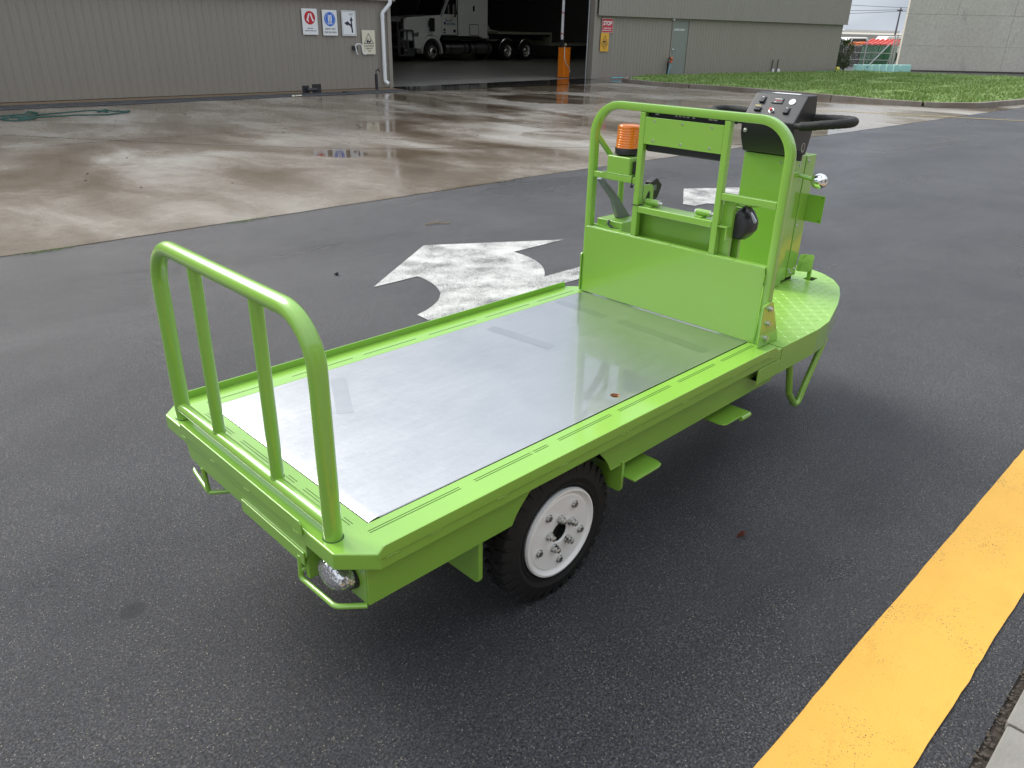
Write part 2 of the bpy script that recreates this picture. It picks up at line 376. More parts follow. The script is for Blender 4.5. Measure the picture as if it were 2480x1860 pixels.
def lathe(bm, prof, cen, axis='y', n=40, closed=False):
    rings = []
    for (a, r) in prof:
        R = []
        for i in range(n):
            t = 2*PI*i/n; c_, s_ = r*math.cos(t), r*math.sin(t)
            R.append(bm.verts.new({'y': (cen[0]+c_, cen[1]+a, cen[2]+s_), 'z': (cen[0]+c_, cen[1]+s_, cen[2]+a), 'x': (cen[0]+a, cen[1]+c_, cen[2]+s_)}[axis]))
        rings.append(R)
    L = len(rings)
    for k in range(L if closed else L-1):
        A, B = rings[k], rings[(k+1) % L]
        for i in range(n): bm.faces.new([A[i], A[(i+1) % n], B[(i+1) % n], B[i]])
    return rings
def ball(bm, c, r, sc=(1, 1, 1), sub=3):
    g = bmesh.ops.create_icosphere(bm, subdivisions=sub, radius=r)
    for v in g['verts']: v.co = Vector((v.co.x*sc[0]+c[0], v.co.y*sc[1]+c[1], v.co.z*sc[2]+c[2]))
def sheet(bm, poly, z):
    bm.faces.new([bm.verts.new((*p, z)) for p in poly])
def rot_about(p, axis, deg): return Matrix.Translation(Vector(p)) @ Matrix.Rotation(math.radians(deg), 4, axis) @ Matrix.Translation(-Vector(p))
def lettering(txt, size, M4, mat, parent, ext=.002, off=.0, name='lettering', sx=1.0):
    cu = bpy.data.curves.new('txt', 'FONT'); cu.body = txt; cu.size = size; cu.align_x = 'CENTER'; cu.align_y = 'CENTER'
    cu.extrude = ext; cu.offset = off; cu.resolution_u = 3
    t = bpy.data.objects.new('tmp', cu); C.objects.link(t)
    me = bpy.data.meshes.new_from_object(t.evaluated_get(bpy.context.evaluated_depsgraph_get()))
    bpy.data.objects.remove(t); bpy.data.curves.remove(cu)
    bm = bm_(); bm.from_mesh(me); bpy.data.meshes.remove(me)
    bm.transform(M4 @ Matrix.Diagonal((sx, 1, 1, 1)))
    return obj(name, bm, mat, parent)
def bolt(bm, p, d, r=.008, h=.006):
    p = Vector(p); d = Vector(d).normalized(); cyl(bm, p, p+d*h, r, 6); cyl(bm, p-d*.001, p+d*.0015, r*1.35, 14)

# ================================================================== SETTING
# ground
bm = bm_(); sheet(bm, [(-500, -500), (900, -500), (900, 900), (-500, 900)], -.012); struct('ground', bm, M_soil)
bm = bm_(); sheet(bm, [(-60, -1.154), (300, -1.154), (300, 300), (-60, 300)], 0); struct('road', bm, M_asphalt)
# concrete apron, slightly ragged edge against the asphalt
bm = bm_(); e = []
x = -40.0
while x < 24.2:
    yb = 5.13 + (x-5.5)*(-.012) + .018*noise.noise(Vector((x*1.7, 0, 0))) if x < 5.5 else 5.17-(x-5.5)*.0385 + .018*noise.noise(Vector((x*1.7, 0, 0)))
    e.append((x, yb)); x += .12
e += [(24.3, 4.45), (30, 4.1), (30, 17.74), (-40, 17.74)]
sheet(bm, e, .004); struct('concrete_apron', bm, M_conc)
bm = bm_(); prism(bm, [(x_, y_) for x_, y_ in e[::6][:90]]+[(24, 5.6), (-40, 6)], 'z', -.004, .002)
bm.free()
def strip(bm, pts, w, z, jit=0):
    P = [Vector((p[0], p[1], 0)) for p in pts]; Q = []
    for i in range(len(P)-1):
        L = (P[i+1]-P[i]).length; n = max(1, int(L/.35))
        for k in range(n): Q.append(P[i].lerp(P[i+1], k/n))
    Q.append(P[-1]); A = []
    for i, p in enumerate(Q):
        t = (Q[min(i+1, len(Q)-1)]-Q[max(i-1, 0)]).normalized(); nn = Vector((-t.y, t.x, 0))
        j1 = jit*random.uniform(-1, 1); j2 = jit*random.uniform(-1, 1)
        A.append((bm.verts.new((*(p+nn*(w/2+j1)).xy, z)), bm.verts.new((*(p-nn*(w/2+j2)).xy, z))))
    for i in range(len(A)-1): bm.faces.new([A[i][0], A[i+1][0], A[i+1][1], A[i][1]])
for pts, w in (([(0.6, 14.3), (2.06, 12.45), (4.05, 9.75), (5.45, 8.24), (8.33, 6.39), (10.9, 4.98)], .016),
               ([(9.71, 16.2), (9.6, 10.9), (9.45, 7.2), (9.44, 5.68)], .012), ([(14.13, 16.2), (14.03, 10.7), (13.95, 4.88)], .012),
               ([(21.5, 11.4), (14.05, 11.2), (9.6, 10.95), (4.0, 10.9), (-8, 11)], .010)):
    bm = bm_(); strip(bm, pts, w, .008, w*.25); struct('slab_joint', bm, M_joint)
# footing strip, drain, threshold, hall floor
bm = bm_(); sheet(bm, [(-40, 17.02), (12.9, 17.02), (12.9, 17.72), (-40, 17.72)], .008); struct('footing_strip', bm, M_footing)
bm = bm_(); e = [(12.75, 16.4)]; x = 12.75
while x < 21.9: x += .3; e.append((x, 16.28+.14*noise.noise(Vector((x*1.3, 3, 0)))))
e += [(22.0, 17.60)]
while x > 13.0: e.append((x, 17.80+.16*noise.noise(Vector((x*1.1, 9, 0)))+.06*(x-13))); x -= .3
sheet(bm, e, .012); struct('puddle', bm, M_wetdark)
bm = bm_(); sheet(bm, [(-10, 17.74), (37.7, 17.74), (41.2, 49), (-10, 49)], .004); struct('hall_floor', bm, M_floor)
for pts in ([(13.1, 24.5), (21.8, 27.9), (26, 29.5)], [(18.2, 20.4), (25.5, 21.0)], [(13.1, 20.6), (18.2, 20.35), (18.4, 18.1)]):
    bm = bm_(); strip(bm, pts, .03, .008, .006); struct('slab_joint', bm, M_joint)
# far pavement on the near side of the road
bm = bm_(); sheet(bm, [(-60, -1.52), (60, -1.52), (60, -40), (-60, -40)], .02); struct('pavement', bm, M_paver)
bm = bm_(); sheet(bm, [(-60, -1.10), (60, -1.10), (60, -1.53), (-60, -1.53)], -.008); struct('kerb_gap', bm, M_soil)
k0 = None
xk = -8.95
bm = bm_()
while xk < 40:
    prism(bm, rrect(.995, .345, .006, 2), 'z', -.03, .022, Matrix.Translation((xk+.5, -1.354+random.uniform(-.003, .003), 0)) @ Matrix.Rotation(random.uniform(-.004, .004), 4, 'Z'))
    xk += 1.003
struct('kerb', bm, M_paver, bev=.004)
# crumbling asphalt edge crumbs
bm = bm_()
for i in range(700):
    x = random.uniform(.5, 3.2); y = -1.166+random.gauss(0, .007); s = random.uniform(.002, .006)
    ball(bm, (x, y, .002), s, (1, 1, .6), 1)
o = obj('soil_crumbs', bm, M_soil); o['kind'] = 'stuff'; o['label'] = 'dark soil crumbs in the gap beside the kerb'; o['category'] = 'soil'

nb = thing('unseen_shade_building', 'unseen grey building added to shade the near side of the cart', 'building', (2, -7.0, 0))  # unseen building, added to darken the cart's near faces and the ground there
bm = bm_(); bx(bm, -26, 30, -7.3, -7.0, .02, 5.0); obj('wall', bm, M_clad2, nb)
bm = bm_(); bx(bm, -26.2, 30.2, -12, -6.6, 5.0, 5.25); obj('roof', bm, M_clad, nb)
for x_ in (-14, -5, 4, 13, 22):
    bm = bm_(); bx(bm, x_, x_+4, -7.0, -6.95, .02, 3.8); obj('added_roller_door', bm, M_darkmetal, nb)
# markings
def wavy(y, x0, x1, amp, step=.06, seed=0):
    out = []; x = x0
    while x <= x1: out.append((x, y+amp*noise.noise(Vector((x*2.2, seed, 0)))+amp*.35*noise.noise(Vector((x*14, seed, 3))))); x += step
    return out
bm = bm_(); a = wavy(-.797, -8, 30, .005, seed=1); c_ = wavy(-1.062, -8, 30, .008, seed=5)
for i in range(len(a)-1): bm.faces.new([bm.verts.new((*p, .004)) for p in (a[i], a[i+1], c_[i+1], c_[i])])
bmesh.ops.remove_doubles(bm, verts=bm.verts[:], dist=1e-5)
struct('road_line', bm, M_yellow)
def bez(p0, p1, p2, n=8): return [tuple((Vector(p0)*(1-t)**2+Vector(p1)*2*t*(1-t)+Vector(p2)*t*t)) for t in [k/n for k in range(1, n+1)]]
arrow = [(1.974, 2.85), (2.353, 2.853)] + bez((2.353, 2.853), (2.34, 2.36), (1.861, 2.228), 10) + [(1.855, 2.09), (4.55, 2.055), (4.55, 2.265), (3.026, 2.271)] + bez((3.026, 2.271), (3.33, 2.52), (3.32, 2.881), 8) + [(3.91, 2.89), (2.909, 3.486)]
bm = bm_(); sheet(bm, arrow, .004); struct('road_arrow', bm, M_arrow)
bm = bm_(); sheet(bm, [(6.66, 3.563), (5.946, 3.09), (5.956, 2.955), (6.163, 2.942), (6.42, 2.62), (7.6, 2.62), (7.6, 3.0)], .004); struct('road_arrow', bm, M_arrow)
bm = bm_(); strip(bm, [(16.2, 9.3), (17.79, 6.95), (19.33, 3.4), (20.6, .6)], .09, .009, .01); struct('thin_road_line', bm, M_yellow2)
# grass verge
kerbpath = [(23.3, 17.15), (21.7, 16.1), (21.25, 14.6), (21.45, 12.8), (21.55, 10.9), (21.25, 8.7), (20.95, 7.0), (21.1, 5.95), (22.1, 5.25), (25.5, 4.86), (32, 4.15), (43, 3.2)]
kp = fillet([(*p, 0) for p in kerbpath], .9, 4)
gpoly = [(p.x, p.y) for p in kp]
cen = Vector((30, 10))
bm = bm_()
inner = []
for p in kp:
    d = (cen-Vector((p.x, p.y))).normalized()*.1; inner.append((p.x+d.x, p.y+d.y))
far = [(43.5, 5), (41.2, 9.3), (38.6, 15.3), (37.7, 15.75), (30, 16.6), (24, 17.25)]
full = inner+far
# fan mesh with bumps
vs = []
nx, ny = 90, 50
import itertools
def inside(p, poly):
    r = False; j = len(poly)-1
    for i in range(len(poly)):
        if (poly[i][1] > p[1]) != (poly[j][1] > p[1]) and p[0] < (poly[j][0]-poly[i][0])*(p[1]-poly[i][1])/(poly[j][1]-poly[i][1])+poly[i][0]: r = not r
        j = i
    return r
sheet(bm, full, .105)
bmesh.ops.triangulate(bm, faces=bm.faces[:])
struct('verge', bm, M_turf)
bm = bm_(); cnt = 0
while cnt < 52000:
    # more blades near the kerb side
    x = random.uniform(20.8, 43); y = random.uniform(3.3, 17.2)
    if random.random() > min(1, 1.25-(x-21)/26) or not inside((x, y), full): continue
    bare = noise.noise(Vector((x*.55, y*.9, 5)))+.35*noise.noise(Vector((x*2.5, y*2.5, 1)))
    if bare > .36 and random.random() < .93: continue
    hgt = (.035+.07*max(0, noise.noise(Vector((x*.8, y*1.4, 0)))+.35))*random.uniform(.6, 1.4)
    w = random.uniform(.010, .022); a = random.uniform(0, PI); lx, ly = random.gauss(0, .035), random.gauss(0, .035)
    dx, dy = math.cos(a)*w, math.sin(a)*w
    v1 = bm.verts.new((x-dx, y-dy, .10)); v2 = bm.verts.new((x+dx, y+dy, .10)); v3 = bm.verts.new((x+lx, y+ly, .10+hgt)); bm.faces.new((v1, v2, v3)); cnt += 1
o = obj('grass', bm, M_grass, smooth=None); o['kind'] = 'stuff'; o['label'] = 'rough green lawn grass on the verge beside the shed'; o['category'] = 'grass'
# kerb round the verge: individual castings end to end (one structure)
bm = bm_(); prof = [(-.0, -.02), (.17, -.02), (.17, .135), (.035, .135), (.0, .10)]
L = [0]
for i in range(1, len(kp)): L.append(L[-1]+(kp[i]-kp[i-1]).length)
def at(s):
    for i in range(1, len(kp)):
        if L[i] >= s: return kp[i-1].lerp(kp[i], (s-L[i-1])/(L[i]-L[i-1]))
    return kp[-1]
s = 0
while s < L[-1]-.5:
    ln = 2.4 if s < 14 else 6.0; e_ = min(s+ln-.035, L[-1]); n = 8
    pts = [at(s+(e_-s)*k/n) for k in range(n+1)]
    sweep(bm, pts, [(p[0]*1, p[1]) for p in prof], upv=(0, 0, 1)); s += ln
struct('verge_kerb', bm, M_kerb, bev=.012)

# ------------------------------------------------------------------ shed
def ribbed(bm, p0, p1, z0, z1, out, pitch=.172, rib=.036, depth=.013, skip=None):
    """ribbed sheet wall from p0 to p1; out = outward normal (2D). skip: list of (s0,s1,zskip) openings measured along."""
    p0 = Vector(p0); p1 = Vector(p1); d = (p1-p0); Ln = d.length; d.normalize(); o2 = Vector(out).normalized()
    S = [0.0]; D = [0.0]; s = pitch*.5
    while s+rib < Ln:
        S += [s, s+.013, s+rib-.013, s+rib, s+.085, s+.09, s+.1, s+.105]; D += [0, depth, depth, 0, 0, .003, .003, 0]; s += pitch
    S.append(Ln); D.append(0)
    col = []
    for a, q in zip(S, D):
        p = p0+d*a+o2*q; col.append(p)
    sk = skip or []
    for i in range(len(col)-1):
        mid = (S[i]+S[i+1])/2; zz = z0
        for (a0, a1, zt) in sk:
            if a0 < mid < a1: zz = zt
        if zz >= z1: continue
        bm.faces.new([bm.verts.new((*col[i], zz)), bm.verts.new((*col[i+1], zz)), bm.verts.new((*col[i+1], z1)), bm.verts.new((*col[i], z1))])
    bmesh.ops.remove_doubles(bm, verts=bm.verts[:], dist=1e-5)
shed = thing('shed', 'long grey ribbed steel shed with a wide dark doorway', 'shed', (13, 17.7, 0))
bm = bm_(); ribbed(bm, (-30, 17.70), (13.0, 17.70), .02, 2.3, (0, -1)); obj('wall', bm, M_clad, shed, smooth=10)
RW0, RW1 = Vector((21.93, 17.752)), Vector((37.55, 15.975)); rd = (RW1-RW0).normalized(); rn = Vector((rd.y, -rd.x))
dS0 = (Vector((25.90, 17.30))-RW0).dot(rd)-.02; dS1 = dS0+.90
bm = bm_(); ribbed(bm, RW0, RW1, .06, 2.3, rn, skip=[(dS0-.02, dS1+.02, 2.05)]); obj('wall', bm, M_clad, shed, smooth=10)
# upper cladding oversails
bm = bm_(); ribbed(bm, (-30, 17.57), (13.12, 17.57), 2.24, 7.5, (0, -1)); bx(bm, -30, 13.12, 17.545, 17.70, 2.205, 2.238); bx(bm, 13.12, 13.14, 17.55, 18.0, 2.2, 7.5); obj('upper_wall', bm, M_clad2, shed, smooth=10)
U0 = RW0+rn*.13-rd*.05; U1 = RW1+rn*.13+rd*.14
bm = bm_(); ribbed(bm, U0, U1, 2.11, 7.5, rn)
def along(bm, A, B, n, t0, t1, z0, z1):
    P = [A+n*t0, B+n*t0, B+n*t1, A+n*t1]; prism(bm, [(p.x, p.y) for p in P], 'z', z0, z1)
along(bm, U0, U1, rn, -.14, .028, 2.075, 2.108); obj('upper_wall', bm, M_clad2, shed, smooth=10)
bm = bm_(); bx(bm, 13.0, 21.93, 17.60, 17.9, 5.6, 7.5); obj('lintel', bm, M_clad2, shed)
bm = bm_(); bx(bm, 12.93, 13.05, 17.655, 17.90, 0, 2.2); bx(bm, 12.97, 13.05, 17.9, 18.0, 0, 7.5); obj('door_jamb', bm, M_clad, shed, bev=.004)
bm = bm_(); bx(bm, 21.74, 21.86, 17.70, 17.95, .02, 5.7); along(bm, RW0-rd*.1, RW0+rd*.12, rn, 0, .035, .04, 2.1); obj('door_jamb', bm, M_clad, shed, bev=.004)
bm = bm_(); along(bm, RW0-rd*.1, RW1, rn, -.02, .03, 0, .055); obj('plinth', bm, M_kerb, shed)
bm = bm_(); cyl(bm, (21.66, 17.9, 0), (21.66, 17.9, 5.6), .02, 8); obj('door_cable', bm, M_galv, shed)
# dark hall shell
bm = bm_()
bx(bm, -30, 41.3, 49, 49.2, 0, 7.5); bx(bm, -30.2, -30, 17.8, 49.2, 0, 7.5); prism(bm, [(37.45, 16.1), (37.53, 16.1), (41.3, 49), (41.2, 49)], 'z', 0, 7.5)
bx(bm, -30, 13.0, 17.75, 17.8, 0, 7.5); obj('inner_wall', bm, M_dark, shed)
bm = bm_(); e = RW0-rn*.06; f_ = RW1-rn*.06; prism(bm, [(e.x, e.y), (f_.x, f_.y), (f_.x, f_.y+.05), (e.x, e.y+.05)], 'z', 0, 7.5); obj('inner_wall', bm, M_dark, shed)
# right gable end (faces +x)
bm = bm_(); ribbed(bm, (37.56, 15.98), (41.35, 49.2), .05, 7.5, (1, -.11)); obj('end_wall', bm, M_clad, shed, smooth=10)
bm = bm_(); ringprism(bm, [(-30.2, 17.4), (21.9, 17.4), (37.9, 15.6), (41.6, 49.4), (-30.2, 49.4)], [(20, 24), (35, 24), (35, 26), (20, 26)], 7.5, 7.7); rf_ = obj('roof', bm, M_clad2, shed)
bm = bm_(); sheet(bm, [(19.9, 23.9), (35.1, 23.9), (35.1, 26.1), (19.9, 26.1)], 7.72)  # unseen roof opening and sheet, added to brighten the parked truck
M_sky, nt, b = newmat('translucent_sheet'); tb = nt.nodes.new('ShaderNodeBsdfTranslucent'); tb.inputs['Color'].default_value = (.42, .43, .40, 1); nt.links.new(tb.outputs[0], nt.nodes['Material Output'].inputs['Surface'])
obj('added_skylight', bm, M_sky, rf_)
# door in the shed wall
def RWm(s, n, z): p = RW0+rd*s+rn*n; return Vector((p.x, p.y, z))
ang = math.atan2(rd.y, rd.x)
RM = Matrix.Translation((RW0.x, RW0.y, 0)) @ Matrix.Rotation(ang, 4, 'Z')     # local x along wall, -y outward
bm = bm_(); bx(bm, dS0, dS1, -.005, .035, .06, 2.0, RM); dr = obj('door', bm, M_door, shed, bev=.003)
bm = bm_()
bx(bm, dS0-.05, dS0-.003, -.035, .04, .05, 2.06, RM); bx(bm, dS1+.003, dS1+.05, -.035, .04, .05, 2.06, RM); bx(bm, dS0-.003, dS1+.003, -.035, .04, 2.005, 2.06, RM)
obj('door_frame', bm, M_clad2, dr, bev=.003)
bm = bm_(); ball(bm, RM @ Vector((dS0+.07, -.045, 1.0)), .032, sub=2); cyl(bm, RM @ Vector((dS0+.07, 0, 1.0)), RM @ Vector((dS0+.07, -.04, 1.0)), .012, 8); obj('handle', bm, M_chrome, dr)
XZ = Matrix(((1, 0, 0, 0), (0, 0, -1, 0), (0, 1, 0, 0), (0, 0, 0, 1)))       # text plane facing -y
def wt(s, n, z): return RM @ Matrix.Translation((s, -n, z)) @ XZ
lettering('ACCESS DOOR 1', .085, wt((dS0+dS1)/2-.06, .008, 1.69), S_white, dr, off=.003)
bm = bm_(); bx(bm, dS0, dS1, -.10, 0, 0, .05, RM); obj('door_step', bm, M_footing, shed, bev=.004)
bm = bm_(); bx(bm, dS0-.10, dS0-.02, -.10, -.02, 2.0, 2.07, RM); obj('door_lamp', bm, M_whitep, shed, bev=.01)

# signs ----------------------------------------------------------
def disc(bm, r, M4, t=.004, n=40, sy=1.0):
    prism(bm, [(r*math.cos(2*PI*i/n), r*sy*math.sin(2*PI*i/n)) for i in range(n)], 'z', 0, t, M4)
def poly2(bm, pts, M4, t=.003): prism(bm, pts, 'z', 0, t, M4)
def board(par, w, h, M4, mat, r=.02, edge=None):
    bm = bm_(); prism(bm, rrect(w, h, r), 'z', -.006, 0, M4); bd = obj('board', bm, mat, par)
    return bd
def ringrect(bm, w, h, t, M4, th=.002):
    for x0, x1, y0, y1 in ((-w/2, w/2, h/2-t, h/2), (-w/2, w/2, -h/2, -h/2+t), (-w/2, -w/2+t, -h/2+t, h/2-t), (w/2-t, w/2, -h/2+t, h/2-t)):
        bx(bm, x0, x1, y0, y1, 0, th, M4)
def LW(x, z): return Matrix.Translation((x, 17.655, z)) @ XZ
T_ = Matrix.Translation
# 1 walking
s = thing('safety_sign', 'white sign with two walking legs in a red circle', 'sign', (10.53, 17.66, 1.65), 'signs on the shed wall')
M4 = LW(10.53, 1.65); board(s, .44, .60, M4, S_white)
bm = bm_(); disc(bm, .155, M4 @ T_((0, .09, 0))); obj('symbol_disc', bm, S_red, s)
bm = bm_(); Z = M4 @ T_((0, .09, .005))
poly2(bm, [(-.035, .10), (.002, .10), (-.05, -.055), (-.025, -.085), (-.04, -.10), (-.105, -.045), (-.09, -.03)], Z); poly2(bm, [(.006, .10), (.045, .10), (.095, -.045), (.125, -.04), (.12, -.065), (.075, -.085), (.055, -.05)], Z)
obj('symbol', bm, S_white, s)
lettering('SPEED LIMIT', .032, M4 @ T_((0, -.155, .001)), S_ink, s); lettering('WALKING SPEED ONLY', .034, M4 @ T_((0, -.21, .001)), S_ink, s, sx=.95)
# 2 vest
s = thing('safety_sign', 'white sign with a blue vest disc reading SAFETY VEST', 'sign', (11.12, 17.66, 1.635), 'signs on the shed wall')
M4 = LW(11.115, 1.635); board(s, .44, .60, M4, S_white)
bm = bm_(); disc(bm, .165, M4 @ T_((0, .085, 0))); obj('symbol_disc', bm, S_blue, s)
bm = bm_(); Z = M4 @ T_((0, .085, .005)); poly2(bm, [(-.055, -.06), (-.06, .05), (-.04, .10), (-.02, .10), (0, .085), (.02, .10), (.04, .10), (.06, .05), (.055, -.06)], Z)
bx(bm, -.06, .06, -.085, -.07, 0, .003, Z); bx(bm, -.06, .06, -.115, -.098, 0, .003, Z)
for i in range(26):
    a = 2*PI*i/26
    if abs(math.cos(a)) > .25: bx(bm, -.012, .012, -.005, .005, 0, .003, Z @ Matrix.Rotation(a, 4, 'Z') @ T_((.132, 0, 0)))
obj('symbol', bm, S_white, s)
bm = bm_(); Z2 = Z @ T_((0, 0, .0035)); bx(bm, -.085, .085, -.005, .005, 0, .002, Z2 @ Matrix.Rotation(1.1, 4, 'Z')); bx(bm, -.085, .085, -.005, .005, .0005, .0025, Z2 @ Matrix.Rotation(-1.1, 4, 'Z')); obj('cross_straps', bm, S_blue, s)
lettering('SAFETY VEST', .058, M4 @ T_((0, -.145, .001)), S_ink, s, sx=.92); lettering('MUST BE WORN', .058, M4 @ T_((0, -.225, .001)), S_ink, s, sx=.84)
# 3 exit arrows
s = thing('direction_sign', 'white EXIT sign with black forked arrows', 'sign', (11.69, 17.66, 1.635), 'signs on the shed wall')
M4 = LW(11.69, 1.635); board(s, .44, .60, M4, S_white)
bm = bm_(); ringrect(bm, .40, .555, .006, M4); obj('border', bm, S_ink, s)
bm = bm_(); Z = M4 @ T_((0, 0, .001))
poly2(bm, [(.075, -.225), (.115, -.225), (.095, -.05), (.09, .06), (.12, .06), (.075, .165), (.02, .06), (.052, .06), (.055, 0), (.0, .035), (.0, .065), (-.15, -.005), (-.03, -.06), (-.035, -.03), (.045, -.065), (.075, -.14)][:0] or [(.075, -.225), (.118, -.225), (.10, -.05), (.092, .06), (.125, .06), (.078, .165), (.025, .06), (.055, .06), (.06, -.03), (-.01, .025), (-.03, .05), (-.145, .005), (-.045, -.065), (-.045, -.03), (.03, -.06), (.065, -.12)], Z)
obj('arrow', bm, S_ink, s)
lettering('EXIT', .058, M4 @ T_((.075, .21, .001)), S_ink, s)
# 4 caution cream
def caution(M4, w, h, mat, label, loc, third=('CAUTION', 'FORKLIFTS', 'IN USE')):
    s = thing('warning_sign', label, 'sign', loc, 'signs on the shed wall')
    board(s, w, h, M4, mat, .008)
    a = w*.38; t = h*.44; y0 = -h*.06
    bm = bm_(); Z = M4 @ T_((0, 0, .001)); th = .012
    P = [(-a, y0), (a, y0), (0, y0+t)]
    for i in range(3):
        A = Vector(P[i]); B = Vector(P[(i+1) % 3]); n = Vector((-(B-A).y, (B-A).x)).normalized()*th
        poly2(bm, [tuple(A), tuple(B), tuple(B+n), tuple(A+n)], Z @ T_((0, 0, .0003*i)))
    obj('border', bm, S_ink, s)
    bm = bm_(); k = w/.42; Zf = Z @ T_((0, y0+t*.26, 0)) @ Matrix.Diagonal((k, k, 1, 1))
    poly2(bm, [(-.07, -.03), (-.07, .005), (-.045, .02), (-.02, .02), (-.005, .0), (.04, -.005), (.04, -.03)], Zf)
    for x in (-.05, .02): disc(bm, .018, Zf @ T_((x, -.035, .0005)), .003, 14)
    bx(bm, .045, .053, -.04, .06, 0, .003, Zf); bx(bm, .053, .085, -.02, -.012, 0, .003, Zf); bx(bm, .058, .08, -.01, .012, 0, .003, Zf)
    bx(bm, -.04, -.034, .02, .06, 0, .003, Zf); bx(bm, -.04, .0, .056, .062, .0004, .0034, Zf); bx(bm, -.006, 0, .0, .056, 0, .003, Zf)
    obj('symbol', bm, S_ink, s)
    for i, (t_, sz) in enumerate(zip(third, (.072, .05, .045))):
        lettering(t_, sz*w/.42, M4 @ T_((0, y0-.055*h/.6-i*.105*h, .001)), S_ink, s, sx=.95)
caution(LW(12.285, 1.18), .42, .60, S_cream, 'faded cream CAUTION forklift sign beside the white downpipe', (12.285, 17.66, 1.18))
# stop sign on right wing
s = thing('stop_sign', 'red rectangular STOP sign above the amber sign', 'sign', RWm(.49, .03, 1.765), 'signs on the shed wall')
M4 = RM @ T_((.49, -.042, 1.765)) @ XZ; board(s, .53, .46, M4, S_pale, .01)
bm = bm_(); prism(bm, rrect(.50, .43, .01), 'z', .0005, .002, M4); obj('face', bm, S_red, s)
lettering('STOP', .185, M4 @ T_((0, .07, .004)), S_white, s, off=.006, sx=.95); lettering('SOUND HORN', .055, M4 @ T_((0, -.085, .004)), S_white, s, off=.001); lettering('PROCEED SLOWLY', .05, M4 @ T_((0, -.155, .004)), S_white, s, off=.001)
caution(RM @ T_((.40, -.042, 1.228)) @ XZ, .40, .60, S_amber, 'amber CAUTION forklift sign under the red STOP sign', tuple(RWm(.40, .03, 1.228)))

# downpipe
dp = thing('downpipe', 'white plastic downpipe at the corner of the doorway', 'downpipe', (12.76, 17.6, .12))
bm = bm_(); tube(bm, fillet([(12.93, 17.50, 3.6), (12.93, 17.50, 2.14), (12.73, 17.60, 1.90), (12.73, 17.60, .19), (12.78, 17.50, .12)], [0, .08, .08, .05, 0], 5), .05, 16); obj('pipe', bm, M_pvc, dp)
for z in (1.83, .62):
    bm = bm_(); cyl(bm, (12.73, 17.60, z-.035), (12.73, 17.60, z+.035), .056, 16); obj('collar', bm, M_pvc, dp)
# hook bracket on wall
hk = thing('wall_hook', 'bent white metal hose hook beside the cream sign', 'hook', (11.86, 17.6, 1.05))
bm = bm_(); bx(bm, 11.74, 11.9, 17.63, 17.66, .99, 1.09); obj('back_plate', bm, M_darkmetal, hk)
bm = bm_(); tube(bm, fillet([(11.87, 17.58, .88), (11.83, 17.58, .92), (11.80, 17.58, 1.14), (11.96, 17.52, 1.14), (11.98, 17.50, .92), (12.04, 17.46, .87), (12.09, 17.46, .98)], .06, 5), .014, 8); obj('rod', bm, M_pvc, hk)
# trench drain grate
gr = thing('drain_grate', 'long steel trench drain grate along the foot of the shed', 'grate', (5, 16.6, 0))
bm = bm_(); sheet(bm, [(-25, 16.25), (12.6, 16.25), (12.6, 16.98), (-25, 16.98)], .009); obj('channel', bm, M_under, gr)
bm = bm_()
for ya in (16.27, 16.60, 16.93): bx(bm, -25, 12.55, ya, ya+.02, .011, .030)
x = 0.0
while x < 12.5:
    for ya, yb in ((16.29, 16.60), (16.62, 16.93)): bx(bm, x, x+.022, ya, yb, .012, .028)
    x += .055
while x > -5: x -= .06; 
obj('bars', bm, M_grate, gr)
# standpipe tap by the doorway
def standpipe(loc, label, h, mat, valve=None, hose=None):
    t = thing('standpipe_tap', label, 'tap', loc, 'standpipe taps along the shed'); x, y, z = loc
    bm = bm_(); bx(bm, x-.03, x+.03, y-.03, y+.03, 0, h*.82); obj('post', bm, mat, t, bev=.004)
    bm = bm_(); tube(bm, fillet([(x, y, h*.8), (x, y, h), (x+.05, y-.03, h+.02), (x+.10, y-.05, h-.04)], .02, 4), .014, 8); bx(bm, x+.03, x+.07, y-.05, y-.03, h+.02, h+.05); obj('spout', bm, M_darkmetal, t)
    return t
standpipe((12.12, 17.15, 0), 'black standpipe tap in front of the white downpipe', .50, M_darkmetal)
sp = standpipe((25.62, 17.18, 0), 'black standpipe with an orange reel beside the grey door', .70, M_blackp)
bm = bm_(); ball(bm, (25.80, 17.17, .68), .07, sub=2); ball(bm, (25.78, 17.17, .57), .055, sub=2); obj('valve', bm, plain('orange_valve', (.6, .13, .05), .5), sp)
bm = bm_(); tube(bm, fillet([(25.78, 17.15, .52), (25.68, 17.13, .36), (25.56, 17.1, .26), (25.56, 17.1, .14), (25.66, 17.1, .02)], .06, 4), .014, 6); obj('hose', bm, M_bluehose, sp)
bm = bm_(); tube(bm, [(22.45, 17.35, .05), (22.55, 17.3, .07), (23.3, 17.2, .07), (23.4, 17.17, .05)], .02, 6); tag(obj('blue_hose', bm, M_bluehose), 'short pale blue hose lying at the foot of the shed', 'hose')
